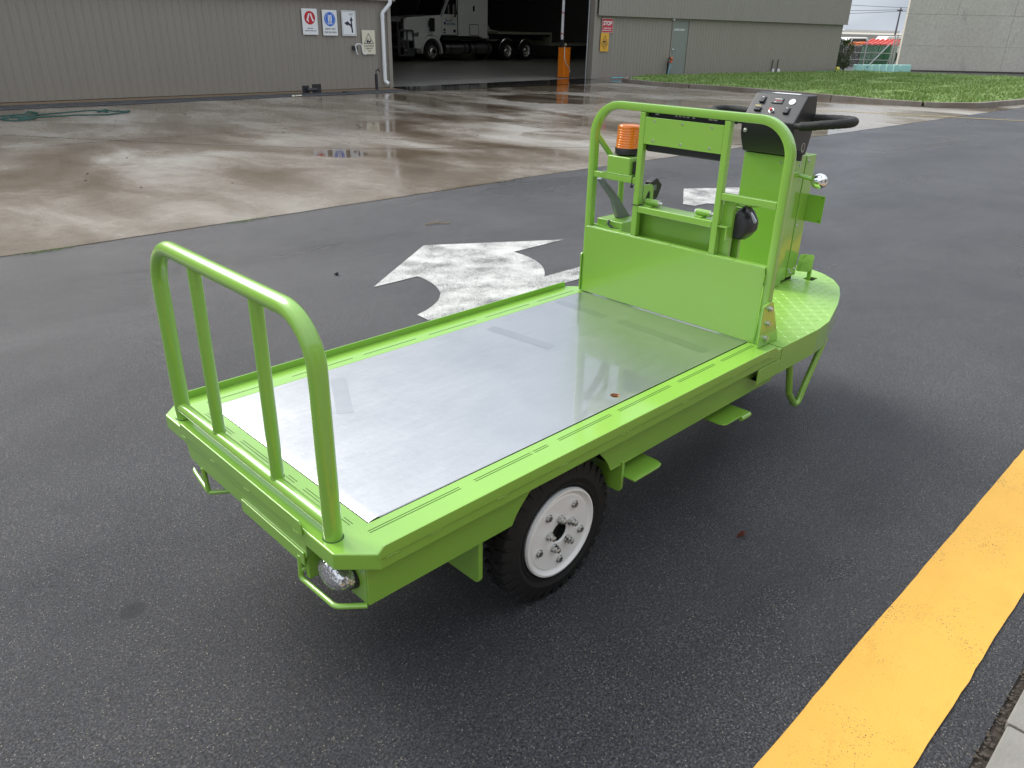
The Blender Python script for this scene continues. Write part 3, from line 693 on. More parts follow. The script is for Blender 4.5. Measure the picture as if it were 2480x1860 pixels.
# small dark bracket pieces by the drain
bx_ = thing('cable_reel', 'small black cable reel on the drain grate', 'reel', (10.0, 16.85, .03))
bm = bm_(); bx(bm, 9.72, 9.90, 16.9, 16.93, .03, .20); bx(bm, 9.98, 10.22, 16.86, 16.89, .03, .23); obj('cheek', bm, M_blackp, bx_)
bm = bm_(); cyl(bm, (9.82, 16.87, .1), (10.1, 16.87, .1), .045, 10); obj('drum', bm, M_darkmetal, bx_)
bm = bm_(); ball(bm, (10.74, 16.6, .04), .05, (1.6, 1, .6), 2); tag(obj('black_clip', bm, M_blackp), 'small black lump lying on the grate', 'debris')
bm = bm_()
for i in range(5): ball(bm, (9.05+i*.06, 16.25+random.uniform(-.06, .06), .03), .035, (1.3, 1, .6), 1)
tag(obj('crumpled_paper', bm, S_cream), 'crumpled cream paper scrap beside the drain', 'litter')
# boom gate
bg_ = thing('boom_gate', 'orange boom gate cabinet with a raised white arm', 'boom gate', (21.7, 19.0, 0))
bm = bm_(); prism(bm, rrect(.32, .30, .01, 2), 'z', .02, .98, T_((21.7, 19.0, 0))); prism(bm, rrect(.34, .32, .01, 2), 'z', .98, 1.02, T_((21.7, 19.0, 0))); obj('cabinet', bm, M_orange_paint, bg_, bev=.006)
bm = bm_(); bx(bm, 21.48, 21.92, 18.8, 19.2, .004, .02); obj('base', bm, M_darkmetal, bg_)
bm = bm_(); cyl(bm, (21.62, 18.95, 1.10), (21.62, 19.1, 1.10), .07, 14); bx(bm, 21.53, 21.63, 18.97, 19.05, 1.02, 1.4); obj('motor', bm, M_darkmetal, bg_)
bm = bm_(); ball(bm, (21.66, 18.92, 1.11), .055, sub=2); obj('lamp', bm, plain('dull_lamp', (.3, .28, .15), .2), bg_)
bm = bm_(); bx(bm, 21.47, 21.57, 18.96, 19.0, 1.28, 4.6); am = obj('arm', bm, M_whitep, bg_, bev=.006)
for z in (1.42, 2.10, 2.78, 3.5):
    bm = bm_(); prism(bm, [(21.466, z+.045), (21.574, z-.005), (21.574, z+.03), (21.466, z+.08)], 'y', 18.954, 19.004); obj('stripe', bm, S_red, am)
bm = bm_(); tube(bm, fillet([(21.53, 18.84, 1.05), (21.52, 18.83, .70), (21.60, 18.82, .50), (21.85, 18.83, .30), (21.88, 18.85, .18)], .12, 5), .013, 6); obj('cable', bm, M_box, bg_)

# ------------------------------------------------------------------ truck in the hall
tk = thing('truck', 'white bonneted prime mover parked inside the dark shed', 'truck', (28, 32.8, 0))
Y0, Y1 = 31.62, 34.0
bm = bm_()   # hood
prism(bm, [(24.15, 1.05), (24.15, 1.85), (24.35, 2.0), (25.6, 2.10), (26.5, 2.16), (26.5, 1.25), (26.35, .95), (26.2, 1.12), (25.85, 1.24), (25.5, 1.16), (25.2, .85), (24.9, .62), (24.5, .60)], 'y', Y0+.12, Y1-.12); obj('bonnet', bm, M_truckw, tk, bev=.07, seg=3)
bm = bm_()   # fender
arc = [(25.78+.68*math.cos(t), .42+.78*math.sin(t)) for t in [math.radians(a) for a in range(-5, 186, 12)]]
arc2 = [(25.78+.60*math.cos(t), .42+.66*math.sin(t)) for t in [math.radians(a) for a in range(185, -6, -12)]]
prism(bm, arc+arc2, 'y', Y0, Y0+.5); prism(bm, [(24.3, .62), (25.12, .62), (25.2, 1.15), (24.4, 1.15)], 'y', Y0+.03, Y0+.4); obj('fender', bm, M_truckw, tk, bev=.02)
bm = bm_()   # cab + sleeper
prism(bm, [(26.5, 1.25), (26.5, 2.14), (26.95, 3.0), (27.6, 3.35), (27.6, 1.22)], 'y', Y0+.04, Y1-.04); prism(bm, [(27.55, 1.20), (27.5, 3.4), (28.2, 3.8), (29.56, 3.9), (29.56, 1.1), (29.1, 1.12), (29.1, 1.2)], 'y', Y0, Y1); obj('cab', bm, M_truckw, tk, bev=.03)
bm = bm_(); prism(bm, [(26.57, 2.2), (26.92, 2.86), (27.38, 2.9), (27.44, 2.2)], 'y', Y0+.02, Y0+.06); obj('side_window', bm, M_glassd, tk)
bm = bm_(); prism(bm, [(26.42, 2.17), (26.87, 2.98), (26.91, 2.97), (26.48, 2.16)], 'y', Y0+.2, Y1-.2); obj('windscreen', bm, M_glassd, tk)
bm = bm_(); bx(bm, 27.455, 27.475, Y0+.0, Y0+.038, 1.27, 2.9); bx(bm, 26.52, 27.46, Y0+.01, Y0+.038, 1.245, 1.265); obj('door_seam', bm, M_under, tk)
bm = bm_(); tube(bm, fillet([(26.62, Y0, 2.0), (26.68, Y0-.05, 1.9), (27.0, Y0-.05, 1.9), (27.05, Y0, 2.0)], .04, 3), .018, 6); obj('door_handle', bm, M_blackp, tk)
bm = bm_(); bx(bm, 27.05, 27.20, Y0-.22, Y0-.12, 2.08, 2.68); mr = obj('mirror', bm, M_blackp, tk, bev=.03)
bm = bm_(); bx(bm, 27.045, 27.05, Y0-.225, Y0-.115, 2.12, 2.64); bx(bm, 27.06, 27.15, Y0-.226, Y0-.222, 2.12, 2.64); obj('glass', bm, M_chrome, mr)
bm = bm_(); bx(bm, 25.68, 25.95, Y0-.02, Y0+.1, 1.40, 2.0); tube(bm, fillet([(25.7, Y0-.03, 1.88), (25.55, Y0-.03, 1.86), (25.55, Y0-.03, 1.62), (25.7, Y0-.03, 1.6)], .04, 3), .03, 6); obj('air_cleaner', bm, M_blackp, tk, bev=.02)
bm = bm_()
prism(bm, rrect(.66, .54, .07, 4), 'y', Y0-.012, Y0-.002, T_((28.58, 0, 1.50))); lk = obj('locker_door', bm, M_under, tk)
bm = bm_(); prism(bm, rrect(.60, .48, .06, 4), 'y', Y0-.018, Y0-.012, T_((28.58, 0, 1.50))); obj('locker_panel', bm, M_truckw, tk)
bm = bm_(); prism(bm, rrect(.11, .26, .04, 3), 'y', Y0-.01, Y0-.001, T_((28.565, 0, 2.5))); obj('sleeper_window', bm, M_glassd, tk)
bm = bm_(); bx(bm, 26.58, 26.70, Y0+.030, Y0+.036, 1.72, 1.85); obj('logo', bm, M_logo, tk)
lettering('NATIONAL', .155, T_((27.05, Y0+.032, 1.75)) @ XZ, M_logog, tk, off=.004, sx=.78)
for a_, b_, c_, d_ in ((27.2, 27.36, 1.36, 1.5), (26.56, 26.66, 1.42, 1.54), (26.54, 26.68, 1.32, 1.38)):
    bm = bm_(); bx(bm, a_, b_, Y0+.030, Y0+.036, c_, d_); obj('badge', bm, M_blackp, tk)
bm = bm_(); prism(bm, [(24.60, 1.05), (24.62, 1.30), (25.02, 1.36), (24.95, 1.12)], 'y', Y0+.06, Y0+.2); obj('headlight', bm, M_lens, tk, bev=.02)
bm = bm_(); bx(bm, 24.06, 24.14, Y0+.4, Y1-.4, .7, 1.8); obj('grille', bm, M_darkmetal, tk)
bm = bm_(); bx(bm, 24.02, 24.12, Y0+.15, Y0+.22, 1.1, 1.95); obj('grille_trim', bm, M_chrome, tk)
bm = bm_()   # bull bar
for y_ in (Y0, Y1-.1): prism(bm, [(23.75, .30), (23.75, 1.75), (23.85, 1.85), (23.93, 1.75), (23.93, 1.42), (24.50, 1.42), (24.58, 1.35), (24.62, .28)], 'y', y_, y_+.03) if False else None
tube(bm, fillet([(23.75, Y0+.02, .3), (23.75, Y0+.02, 1.42), (24.58, Y0+.02, 1.42), (24.62, Y0+.02, .3), (23.75, Y0+.02, .3)], .08, 3), .045, 8)
tube(bm, [(24.22, Y0+.02, 1.4), (24.22, Y0+.02, .3)], .04, 8); tube(bm, [(23.75, Y0+.02, .95), (24.6, Y0+.02, .95)], .04, 8)
for z in (.35, .8, 1.2, 1.75): tube(bm, [(23.72, Y0+.02, z), (23.72, Y1, z)], .05, 8)
bx(bm, 24.25, 24.58, Y0+.03, Y0+.05, .33, .93); tube(bm, [(23.72, Y0+.1, .3), (23.72, Y0+.1, 1.78)], .045, 8); tube(bm, [(23.72, Y1-.3, .3), (23.72, Y1-.3, 1.78)], .045, 8)
obj('bull_bar', bm, plain('dull_bull_bar', (.10, .10, .105), .5, metal=.3), tk)
bm = bm_(); bx(bm, 24.5, 33.6, Y0+.8, Y1-.8, .6, .95); bx(bm, 26.6, 29.2, Y0+.1, Y0+.6, 1.0, 1.2); obj('chassis', bm, M_under, tk)
for x0, x1 in ((26.75, 28.35), (28.5, 30.0)):
    bm = bm_(); cyl(bm, (x0, Y0+.35, .60), (x1, Y0+.35, .60), .27, 24); tn = obj('fuel_tank', bm, plain('tank_alloy', (.25, .25, .25), .35, metal=.9), tk, bev=.02)
    for k in (.2, .8):
        bm = bm_(); cyl(bm, (x0+(x1-x0)*k-.03, Y0+.35, .60), (x0+(x1-x0)*k+.03, Y0+.35, .60), .28, 24); obj('strap', bm, M_darkmetal, tn)
def truck_wheel(par, x, y, r=.49, steer=False):
    bm = bm_(); lathe(bm, [(0, r*.6), (-.02, r*.78), (.0, r*.95), (.03, r), (.24, r), (.28, r*.9), (.28, r*.6)], (x, y, r), 'y', 36); w = obj('wheel', bm, M_rubber, par)
    bm = bm_(); R = r*.66
    if steer: lathe(bm, [(.0, R), (.02, R*.97), (.07, R*.9), (.06, R*.55), (-.02, R*.45), (-.05, R*.3), (-.05, .001)], (x, y, r), 'y', 30)
    else: lathe(bm, [(.0, R), (.02, R*.97), (.16, R*.85), (.18, R*.5), (.06, R*.42), (.03, R*.3), (.03, .001)], (x, y, r), 'y', 30)
    for i in range(10):
        a = 2*PI*i/10; cyl(bm, (x+R*.7*math.cos(a), y+.075 if steer else y+.17, r+R*.7*math.sin(a)), (x+R*.7*math.cos(a), y+.03 if steer else y+.12, r+R*.7*math.sin(a)), .018, 6)
    obj('rim', bm, M_alu, w)
truck_wheel(tk, 25.78, Y0+.02, .49, True); truck_wheel(tk, 25.78, Y1-.3, .49, True)
for x in (31.07, 32.54):
    truck_wheel(tk, x, Y0+.02); truck_wheel(tk, x, Y1-.3)
    bm = bm_(); tube(bm, [(x+.62*math.cos(math.radians(a)), Y0+.05, .49+.62*math.sin(math.radians(a))) for a in range(55, 176, 12)], .03, 6); obj('mudguard', bm, M_alu, tk)
tr = thing('flatbed_trailer', 'step deck trailer coupled behind the white prime mover', 'trailer', (34, 32.8, 0))
bm = bm_(); bx(bm, 30.3, 34.56, Y0-.02, Y1, 1.33, 1.45); bx(bm, 34.46, 34.56, Y0-.02, Y1, .76, 1.33); bx(bm, 34.56, 42, Y0-.02, Y1, .76, .89); obj('deck', bm, M_shed, tr)
bm = bm_(); x = 30.6
while x < 34.4: bx(bm, x, x+.05, Y0+.02, Y1-.1, 1.24, 1.33); x += .42
bx(bm, 30.3, 34.4, Y0+.5, Y0+.7, 1.05, 1.24); obj('cross_bearers', bm, M_darkmetal, tr)
bm = bm_(); bx(bm, 29.9, 31.85, 34.15, 36.4, .0, 2.5); cb = tag(obj('cream_crate', bm, M_box, bev=.02), 'dim cream crate behind the flatbed deck', 'crate')
tk2 = thing('pickup_truck', 'dim white pickup parked behind the flatbed trailer', 'truck', (32.6, 36, 0))
bm = bm_(); prism(bm, [(31.8, .5), (31.8, 1.9), (32.0, 2.05), (32.5, 2.05), (32.9, 1.55), (33.7, 1.45), (33.7, .5)], 'y', 35.0, 36.6); obj('body', bm, M_box, tk2, bev=.05)
bm = bm_(); prism(bm, [(32.0, 1.5), (32.0, 1.9), (32.45, 1.92), (32.7, 1.5)], 'y', 34.98, 35.0); obj('window', bm, M_glassd, tk2)
for x in (32.3, 33.3): truck_wheel(tk2, x, 34.97, .34)

# ------------------------------------------------------------------ far right: concrete wall, fence, bins, cars
PA, PB = Vector((44.85, 15.94)), Vector((49.9, 11.1)); pd = (PB-PA).normalized(); pn = Vector((pd.y, -pd.x))
if pn.dot(Vector((-1, -1))) < 0: pn = -pn
pc = thing('precast_building', 'weathered pale precast concrete warehouse wall', 'warehouse', (50, 11, 0))
def slabw(s0, s1, z0, z1, off, d=.2):
    bm = bm_(); A = PA+pd*s0+pn*off; B = PA+pd*s1+pn*off
    prism(bm, [(A.x, A.y), (B.x, B.y), (B.x-pn.x*d, B.y-pn.y*d), (A.x-pn.x*d, A.y-pn.y*d)], 'z', z0, z1); return bm
ss = [0, 5.6, 11.5, 18, 26, 36]
for i in range(5):
    obj('wall_panel', slabw(ss[i]+.006, ss[i+1]-.006, 0, 1.235, .025), M_concw, pc, bev=.005)
for i in range(5):
    obj('wall_panel', slabw(ss[i]+.01, ss[i+1]-.004, 1.243, 2.726, .0), M_concw, pc, bev=.005)
for i, (a, b2) in enumerate(((0, 2.6), (2.6, 5.6), (5.6, 9), (9, 14), (14, 22), (22, 36))):
    obj('wall_panel', slabw(a+.01, b2-.004, 2.734, 10, .0), M_concw, pc, bev=.005)
bm = bm_(); A = PA-pn*.2; q = PA+Vector((29.5, 5)); A = PA-pn*.2+pd*.02; prism(bm, [(A.x, A.y), (A.x+pd.x*.2, A.y+pd.y*.2), (q.x+pd.x*.2, q.y+pd.y*.2), (q.x, q.y)], 'z', 0, 10); obj('side_wall', bm, M_concw, pc)
bm = bm_(); A = PA+pd*.3-pn*.15; B = PA+pd*36-pn*.15; prism(bm, [(A.x, A.y), (B.x, B.y), (B.x-pn.x*.1, B.y-pn.y*.1), (A.x-pn.x*.1, A.y-pn.y*.1)], 'z', 0, 9.9); obj('joint_backing', bm, M_jointl, pc)
bm = bm_(); A = PA+pn*.1-pd*.2; B = PA+pd*36+pn*.1; prism(bm, [(A.x, A.y), (B.x, B.y), (B.x+pn.x*.8, B.y+pn.y*.8), (A.x+pn.x*.8, A.y+pn.y*.8)], 'z', -.005, .05); struct('garden_bed', bm, M_soil)
# teal blocks
for i, xx in enumerate((39.55, 40.1, 40.62, 41.05, 41.5, 41.95, 42.35, 42.65)):
    yy = 15.87-(xx-39.47)*.386; a = math.radians(-38)
    Mx = T_((xx+.1, yy, 0)) @ Matrix.Rotation(a+random.uniform(-.05, .05), 4, 'Z')
    w = .31 if i != 1 else .36
    labs = ['pale teal plastic block standing apart, nearest the shed', 'second pale teal block, with a dark hole, right of the lone one', 'third pale teal block from the shed', 'fourth pale teal block from the shed', 'fifth pale teal block from the shed', 'sixth pale teal block from the shed', 'seventh pale teal block from the shed', 'last pale teal block, nearest the concrete wall']
    t = thing('barrier_block', labs[i], 'barrier', (xx+.1, yy, 0), 'pale teal blocks along the yard edge')
    bm = bm_(); prism(bm, [(-.16, 0), (.16, 0), (.13, .36), (-.13, .36)], 'x', -w/2, w/2, Mx); obj('body', bm, M_teal, t, bev=.03)
    if i == 1:
        bm = bm_(); cyl(bm, Mx @ Vector((-.03, -.16, .25)), Mx @ Vector((-.03, -.12, .25)), .03, 10); obj('plug', bm, M_darkmetal, t)
# helper: place by depth on a camera-facing vertical plane (plan coordinates only)
hd = Vector((.7063, .7079)); hr = Vector((hd.y, -hd.x)); C2 = Vector((CAM.x, CAM.y))
def rescale(x, y, z, d0, d1): k = d1/d0; return Vector((CAM.x+(x-CAM.x)*k, CAM.y+(y-CAM.y)*k, CAM.z+(z-CAM.z)*k))
# fence
fn = thing('wire_fence', 'galvanised pipe fence with a diagonal stay beside the concrete wall', 'fence', (44.9, 17, 0))
def F(x, y, z): return rescale(x, y, z, 45, 47)
A = F(44.13, 17.46, 0); Bt = F(44.15, 17.45, 1.40)
def post(p, h, r=.03, nm='post'):
    bm = bm_(); cyl(bm, (p.x, p.y, 0), (p.x, p.y, h), r, 8); return obj(nm, bm, M_galv, fn)
P1 = F(44.14, 17.455, 0); P2 = F(45.15, 16.45, 0); P0 = F(42.0, 19.6, 0)
post(P1, 1.50); post(P2, 1.75, .035); post(P2+Vector((.12, -.1, 0)), 1.75, .035); post(P2+Vector((.25, -.25, 0)), 1.6); post(P0, 1.5)
for z in (.42, .78):
    bm = bm_(); cyl(bm, (P0.x, P0.y, z), (P2.x, P2.y, z), .022, 6); obj('rail', bm, M_galv, fn)
bm = bm_(); cyl(bm, (*F(44.36, 17.23, 0).xy, .12), (*F(45.03, 16.57, 0).xy, 1.30), .028, 6); obj('stay', bm, M_galv, fn)
bm = bm_(); cyl(bm, (P2.x, P2.y, 1.25), (P2.x+.6, P2.y-.6, 1.5), .02, 6); cyl(bm, (P2.x-.15, P2.y+.15, .12), (P2.x+.05, P2.y-.05, .8), .02, 6); cyl(bm, (P2.x, P2.y, 1.1), (P2.x+.4, P2.y-.4, 1.1), .02, 6); obj('gate_hinge', bm, M_galv, fn)
# chain wire as a coarse diamond net
bm = bm_(); dF = (P2-P0); LnF = dF.length; dF.normalize(); k = 0.0
while k < LnF:
    for s_ in (1, -1):
        a0 = k if s_ > 0 else k+1.3; a1 = k+1.3 if s_ > 0 else k
        if max(a0, a1) <= LnF: tube(bm, [(P0.x+dF.x*a0, P0.y+dF.y*a0, .05), (P0.x+dF.x*a1, P0.y+dF.y*a1, 1.35)], .0016, 3)
    k += .10
obj('chain_mesh', bm, M_galv, fn)
# green skip with red lid
sk = thing('skip_bin', 'green skip bin with a ribbed red lid behind the fence', 'skip', (50.2, 19.6, 0))
u = Vector((.70, -.71)); 
def K(a, b3): p = Vector((49.0, 19.75))+u*a+Vector((.98, .18))*b3; return p
def boxq(bm, a0, a1, b0, b1, z0, z1, z1b=None):
    q = [K(a0, b0), K(a1, b0), K(a1, b1), K(a0, b1)]; zt = [z1, z1, z1b or z1, z1b or z1]
    lo = [bm.verts.new((p.x, p.y, z0)) for p in q]; hi = [bm.verts.new((p.x, p.y, z)) for p, z in zip(q, zt)]
    bm.faces.new(lo); bm.faces.new(hi)
    for i in range(4): bm.faces.new([lo[i], lo[(i+1) % 4], hi[(i+1) % 4], hi[i]])
bm = bm_(); boxq(bm, -.02, 1.72, 0, 2.0, .08, 1.16)
for i in range(4): boxq(bm, .25+i*.4, .31+i*.4, -.05, 0, .1, 1.1)
obj('bin_body', bm, M_bin, sk, bev=.01)
bm = bm_(); boxq(bm, -.05, 1.78, -.05, 2.2, 1.165, 1.22, 1.46); ld = obj('lid', bm, M_binlid, sk, bev=.01)
bm = bm_()
for i in range(6): boxq(bm, .05+i*.3, .17+i*.3, -.06, 2.2, 1.20, 1.265, 1.52)
obj('lid_ribs', bm, M_binlid, ld, bev=.01)
sk2 = thing('skip_bin', 'dark grey skip bin left of the green one', 'skip', (48.5, 20.3, 0))
bm = bm_(); boxq(bm, -1.9, -.1, .1, 1.9, .05, 1.10); obj('bin_body', bm, M_darkmetal, sk2, bev=.02)
for i in range(3):
    bm = bm_(); boxq(bm, -1.6+i*.5, -1.55+i*.5, .06, .1, .2, 1.0); obj('rib', bm, M_galv, sk2)
bm = bm_()
for i in range(26):
    p = K(random.uniform(-1.1, 0), random.uniform(.1, .6)); s_ = random.uniform(.05, .13)
    bx(bm, -s_, s_, -.03, .03, -s_*.6, s_*.6, T_((p.x, p.y, 1.16+random.uniform(0, .12))) @ Matrix.Rotation(random.uniform(0, 3), 4, 'Z') @ Matrix.Rotation(random.uniform(-.6, .6), 4, 'X'))
tag(obj('orange_mesh', bm, M_orange_paint), 'torn orange safety mesh heaped on the dark skip', 'mesh')
# parked vehicles beyond
def vehicle(name, label, cat, p, along_, prof, wins, mat, w=1.8, wheels=(.8, 3.2), r=.33, group='vehicles parked beyond the skips'):
    t = thing(name, label, cat, (p[0], p[1], 0), group)
    a = math.atan2(along_[1], along_[0]); Mv = T_((p[0], p[1], 0)) @ Matrix.Rotation(a, 4, 'Z')
    bm = bm_(); prism(bm, prof, 'y', 0, w, Mv); obj('body', bm, mat, t, bev=.06, seg=3)
    for q in wins:
        bm = bm_(); prism(bm, q, 'y', -.012, w+.012, Mv); obj('window', bm, M_glassd, t)
    for x in wheels:
        for y in (-.02, w-.2):
            bm = bm_(); cyl(bm, Mv @ Vector((x, y, r)), Mv @ Vector((x, y+.22, r)), r, 18); obj('wheel', bm, M_rubber, t)
vehicle('white_ute', 'small white utility vehicle seen over the dark skip', 'car', (58.0, 24.8), (.71, -.70), [(0, .35), (0, 1.0), (.3, 1.55), (1.5, 1.57), (2.0, 1.08), (2.9, .98), (2.95, .4)], [[(.35, 1.05), (.5, 1.45), (1.4, 1.47), (1.75, 1.08)]], M_whitep, wheels=(.5, 2.4))
vehicle('white_van', 'long white flat roofed van seen over the red lid', 'van', (60.3, 22.9), (.71, -.70), [(0, .35), (0, 1.5), (.15, 1.68), (3.2, 1.68), (3.5, 1.5), (3.6, .4)], [[(.3, 1.1), (.3, 1.5), (1.5, 1.5), (1.5, 1.1)], [(1.7, 1.1), (1.7, 1.5), (3.0, 1.5), (3.3, 1.1)]], M_whitep, wheels=(.8, 2.9))
vehicle('silver_truck', 'silver box truck beside the shed corner', 'truck', (56.6, 26.4), (.71, -.70), [(0, .5), (0, 1.78), (1.8, 1.78), (1.8, .5)], [[(1.0, 1.2), (1.0, 1.6), (1.7, 1.6), (1.7, 1.2)]], M_silver, wheels=(.5, 1.4))
# far building
fb = thing('far_warehouse', 'low cream warehouse roofs on the horizon', 'warehouse', (180, 76, 0))
def FB(x, y, z): return rescale(x, y, z, 90, 180)
A = FB(85.5, 39.8, 0); B = FB(92.8, 32.5, 0); d3 = Vector((hd.x*30, hd.y*30, 0))
bm = bm_(); P = [A, B, B+d3, A+d3]; prism(bm, [(p.x, p.y) for p in P], 'z', 0, 2.1); obj('wall', bm, M_far, fb)
lo = [bm_()]; bm = lo[0]
a_ = [bm.verts.new((A.x, A.y, 1.8)), bm.verts.new((B.x, B.y, 1.8)), bm.verts.new((B.x+d3.x*.5, B.y+d3.y*.5, 3.0)), bm.verts.new((A.x+d3.x*.5, A.y+d3.y*.5, 3.0))]; bm.faces.new(a_); obj('roof', bm, M_far, fb)
for t0, t1, mm, z0, z1 in ((.12, .40, M_joint, 2.45, 2.55), (.40, .68, M_farw, 2.5, 3.05), (.0, .40, M_farw, 2.55, 2.95), (.68, .86, M_joint, 2.45, 2.55), (.68, 1, M_farw, 2.55, 3.0)):
    bm = bm_(); a1 = A.lerp(B, t0); b1 = A.lerp(B, t1); q = [a1+d3*.3, b1+d3*.3, b1+d3*.5, a1+d3*.5]; prism(bm, [(p.x, p.y) for p in q], 'z', z0, z1); obj('roof_sheet' if mm is M_farw else 'gutter', bm, mm, fb)
# power pole and wires
pp = thing('power_pole', 'leaning timber power pole between the shed and the concrete wall', 'pole', (150, 55, 0))
b0 = rescale(80.83, 30.30, 0, 80, 130); tp = rescale(80.87, 30.26, 4.16, 80, 130)
bm = bm_(); cyl(bm, (b0.x, b0.y, 0), (tp.x, tp.y, tp.z), .16, 10, .11); obj('pole', bm, M_wood, pp)
bm = bm_(); q = tp-Vector((0, 0, .4)); bx(bm, -.5, .3, -.1, .1, -.08, .12, T_(q) @ Matrix.Rotation(math.atan2(hr.y, hr.x), 4, 'Z')); obj('crossarm', bm, M_wood, pp)
def wire(a, b4, sag, n=10):
    pts = [Vector(a).lerp(Vector(b4), k/n)-Vector((0, 0, sag*4*(k/n)*(1-k/n))) for k in range(n+1)]
    bm = bm_(); tube(bm, pts, .03, 4); return bm
for i, (dz, e1) in enumerate(((0, 1.3), (-.3, -.55), (-.5, -1.3))):
    q = tp+Vector((0, 0, dz)); l = q-Vector((hr.x*30, hr.y*30, -e1)); o = obj('power_line', wire(q, l, .2), M_wood, pp)
    rr = q+Vector((hr.x*20, hr.y*20, 0)); o = obj('power_line', wire(q, rr, .1), M_wood, pp)
# shrub by the shed corner
sh = thing('shrub', 'bushy dark green shrub at the end of the shed', 'shrub', (38.45, 16.0, 0))
bm = bm_()
for i in range(9):
    a = random.uniform(0, 2*PI); r_ = random.uniform(.1, .35); tube(bm, [(38.45, 16.0, 0), (38.45+r_*.5*math.cos(a), 16+r_*.5*math.sin(a), .6), (38.45+r_*math.cos(a), 16.0+r_*math.sin(a), 1.2)], .014, 5)
obj('stem', bm, M_bark, sh)
bm = bm_()
for i in range(3600):
    z = random.uniform(.12, 1.45)**1; R = (.20+.34*math.sin(min(1, z/1.0)*PI*.6))*(1-.5*max(0, z-1.1)/.35); a = random.uniform(0, 2*PI); r_ = R*math.sqrt(random.random())
    c0 = Vector((38.38+r_*.86*math.cos(a)+.16*noise.noise(Vector((z*4, a, 0))), 16.08+r_*.86*math.sin(a), z+.12*noise.noise(Vector((a*2, z*3, 5)))))
    if noise.noise(c0*3.5) < -.18: continue
    dd = Vector((math.cos(a)*.5, math.sin(a)*.5, .9)).normalized()*random.uniform(.05, .09); sd_ = Vector((random.gauss(0, 1), random.gauss(0, 1), random.gauss(0, .4))).normalized()*random.uniform(.012, .022)
    bm.faces.new([bm.verts.new(c0), bm.verts.new(c0+dd*.5+sd_), bm.verts.new(c0+dd), bm.verts.new(c0+dd*.5-sd_)])
obj('foliage', bm, M_leaf, sh, smooth=None)
hr_ = thing('hose_reel', 'yellow hose reel with blue hose at the shed corner', 'hose reel', (37.1, 15.72, .1))
bm = bm_(); cyl(bm, (37.0, 15.7, .2), (37.1, 15.62, .2), .10, 14); obj('reel', bm, M_yplastic, hr_)
bm = bm_(); tube(bm, [(37.2+.16*math.cos(a), 15.7+.1*math.sin(a), .18+.08*math.sin(a*2)) for a in [k*.5 for k in range(13)]], .014, 6); tube(bm, [(37.2, 15.6, .12), (36.4, 15.7, .12), (35.3, 15.75, .12)], .014, 6); obj('hose', bm, M_bluehose, hr_)
for i, (xx, yy) in enumerate(((32.42, 16.5), (32.80, 16.46))):
    t = thing('valve_stake', ['left black pipe stake with a white foot at the shed wall', 'right black pipe stake with a white foot at the shed wall'][i], 'stake', (xx, yy, .1), 'black stakes at the shed wall')
    bm = bm_(); cyl(bm, (xx, yy, .12), (xx+.02, yy, .62), .02, 6); obj('rod', bm, M_blackp, t)
    bm = bm_(); bx(bm, xx-.02, xx+.10+.05*i, yy-.08, yy-.02, .1, .24); obj('foot', bm, M_whitep, t, bev=.01)

# green garden hose on the apron
H = [(1.9, 14.5), (2.62, 14.4), (2.74, 14.64), (2.9, 14.8), (3.1, 14.62), (3.06, 14.3), (2.73, 14.09), (2.5, 14.3), (2.6, 14.6), (2.95, 14.6), (3.06, 14.49), (2.9, 14.22), (2.7, 14.3), (2.9, 14.4), (3.7, 14.34), (4.21, 14.38), (4.67, 14.53), (4.72, 14.66), (4.69, 14.76), (4.43, 14.88), (4.43, 15.08), (4.31, 15.07), (4.22, 14.9), (4.26, 14.74), (4.39, 14.81), (4.4, 14.94), (4.15, 15.03), (3.22, 14.99), (3.07, 14.62), (2.94, 14.36), (2.98, 14.7), (3.05, 15.02), (3.2, 15.4), (3.33, 15.35), (3.3, 15.15), (3.1, 14.95), (2.67, 15.07), (1.9, 15.15)]
bm = bm_(); pts = fillet([(x, y, .018+.012*(i % 3)) for i, (x, y) in enumerate(H)], .25, 3); tube(bm, pts, .013, 8)
tag(obj('garden_hose', bm, M_hose), 'green garden hose looped on the wet concrete', 'hose')
bm = bm_(); tube(bm, fillet([(1.7, 16.4, .05), (2.3, 16.15, .04), (2.9, 16.5, .04), (2.85, 16.9, .04), (2.2, 16.8, .04)], .2, 4), .016, 8); tag(obj('garden_hose', bm, M_hose), 'green hose end curled on the drain grate', 'hose')
nzl = thing('hose_nozzle', 'black hose nozzle with an orange tip on the grate', 'nozzle', (2.6, 16.95, .06))
bm = bm_(); cyl(bm, (2.3, 17.0, .07), (2.72, 16.9, .07), .03, 10); obj('grip', bm, M_blackp, nzl)
bm = bm_(); cyl(bm, (2.72, 16.9, .07), (2.86, 16.87, .07), .04, 10); obj('tip', bm, M_orange_paint, nzl)
# loose leaves, twig, pebbles
def leaf(x, y, s, rot, mat, label, grp='fallen leaves on the asphalt'):
    bm = bm_(); n = 7; rows = []
    for i in range(n):
        t = i/(n-1); w = math.sin(PI*min(1, t*.92+.04))*.42*s*(1+.25*math.sin(t*17)); zz = .006+.010*math.sin(t*3+x)
        rows.append([bm.verts.new(((t-.5)*s, -w, zz+.35*w)), bm.verts.new(((t-.5)*s, 0, zz)), bm.verts.new(((t-.5)*s, w, zz+.5*w))])
    for i in range(n-1):
        for j in (0, 1): bm.faces.new([rows[i][j], rows[i+1][j], rows[i+1][j+1], rows[i][j+1]])
    bm.transform(T_((x, y, .003)) @ Matrix.Rotation(rot, 4, 'Z')); return tag(obj('fallen_leaf', bm, mat), label, 'leaf', grp)
leaf(1.308, -.297, .034, 2.3, M_deadleaf, 'dark red curled leaf on the asphalt right of the wheel')
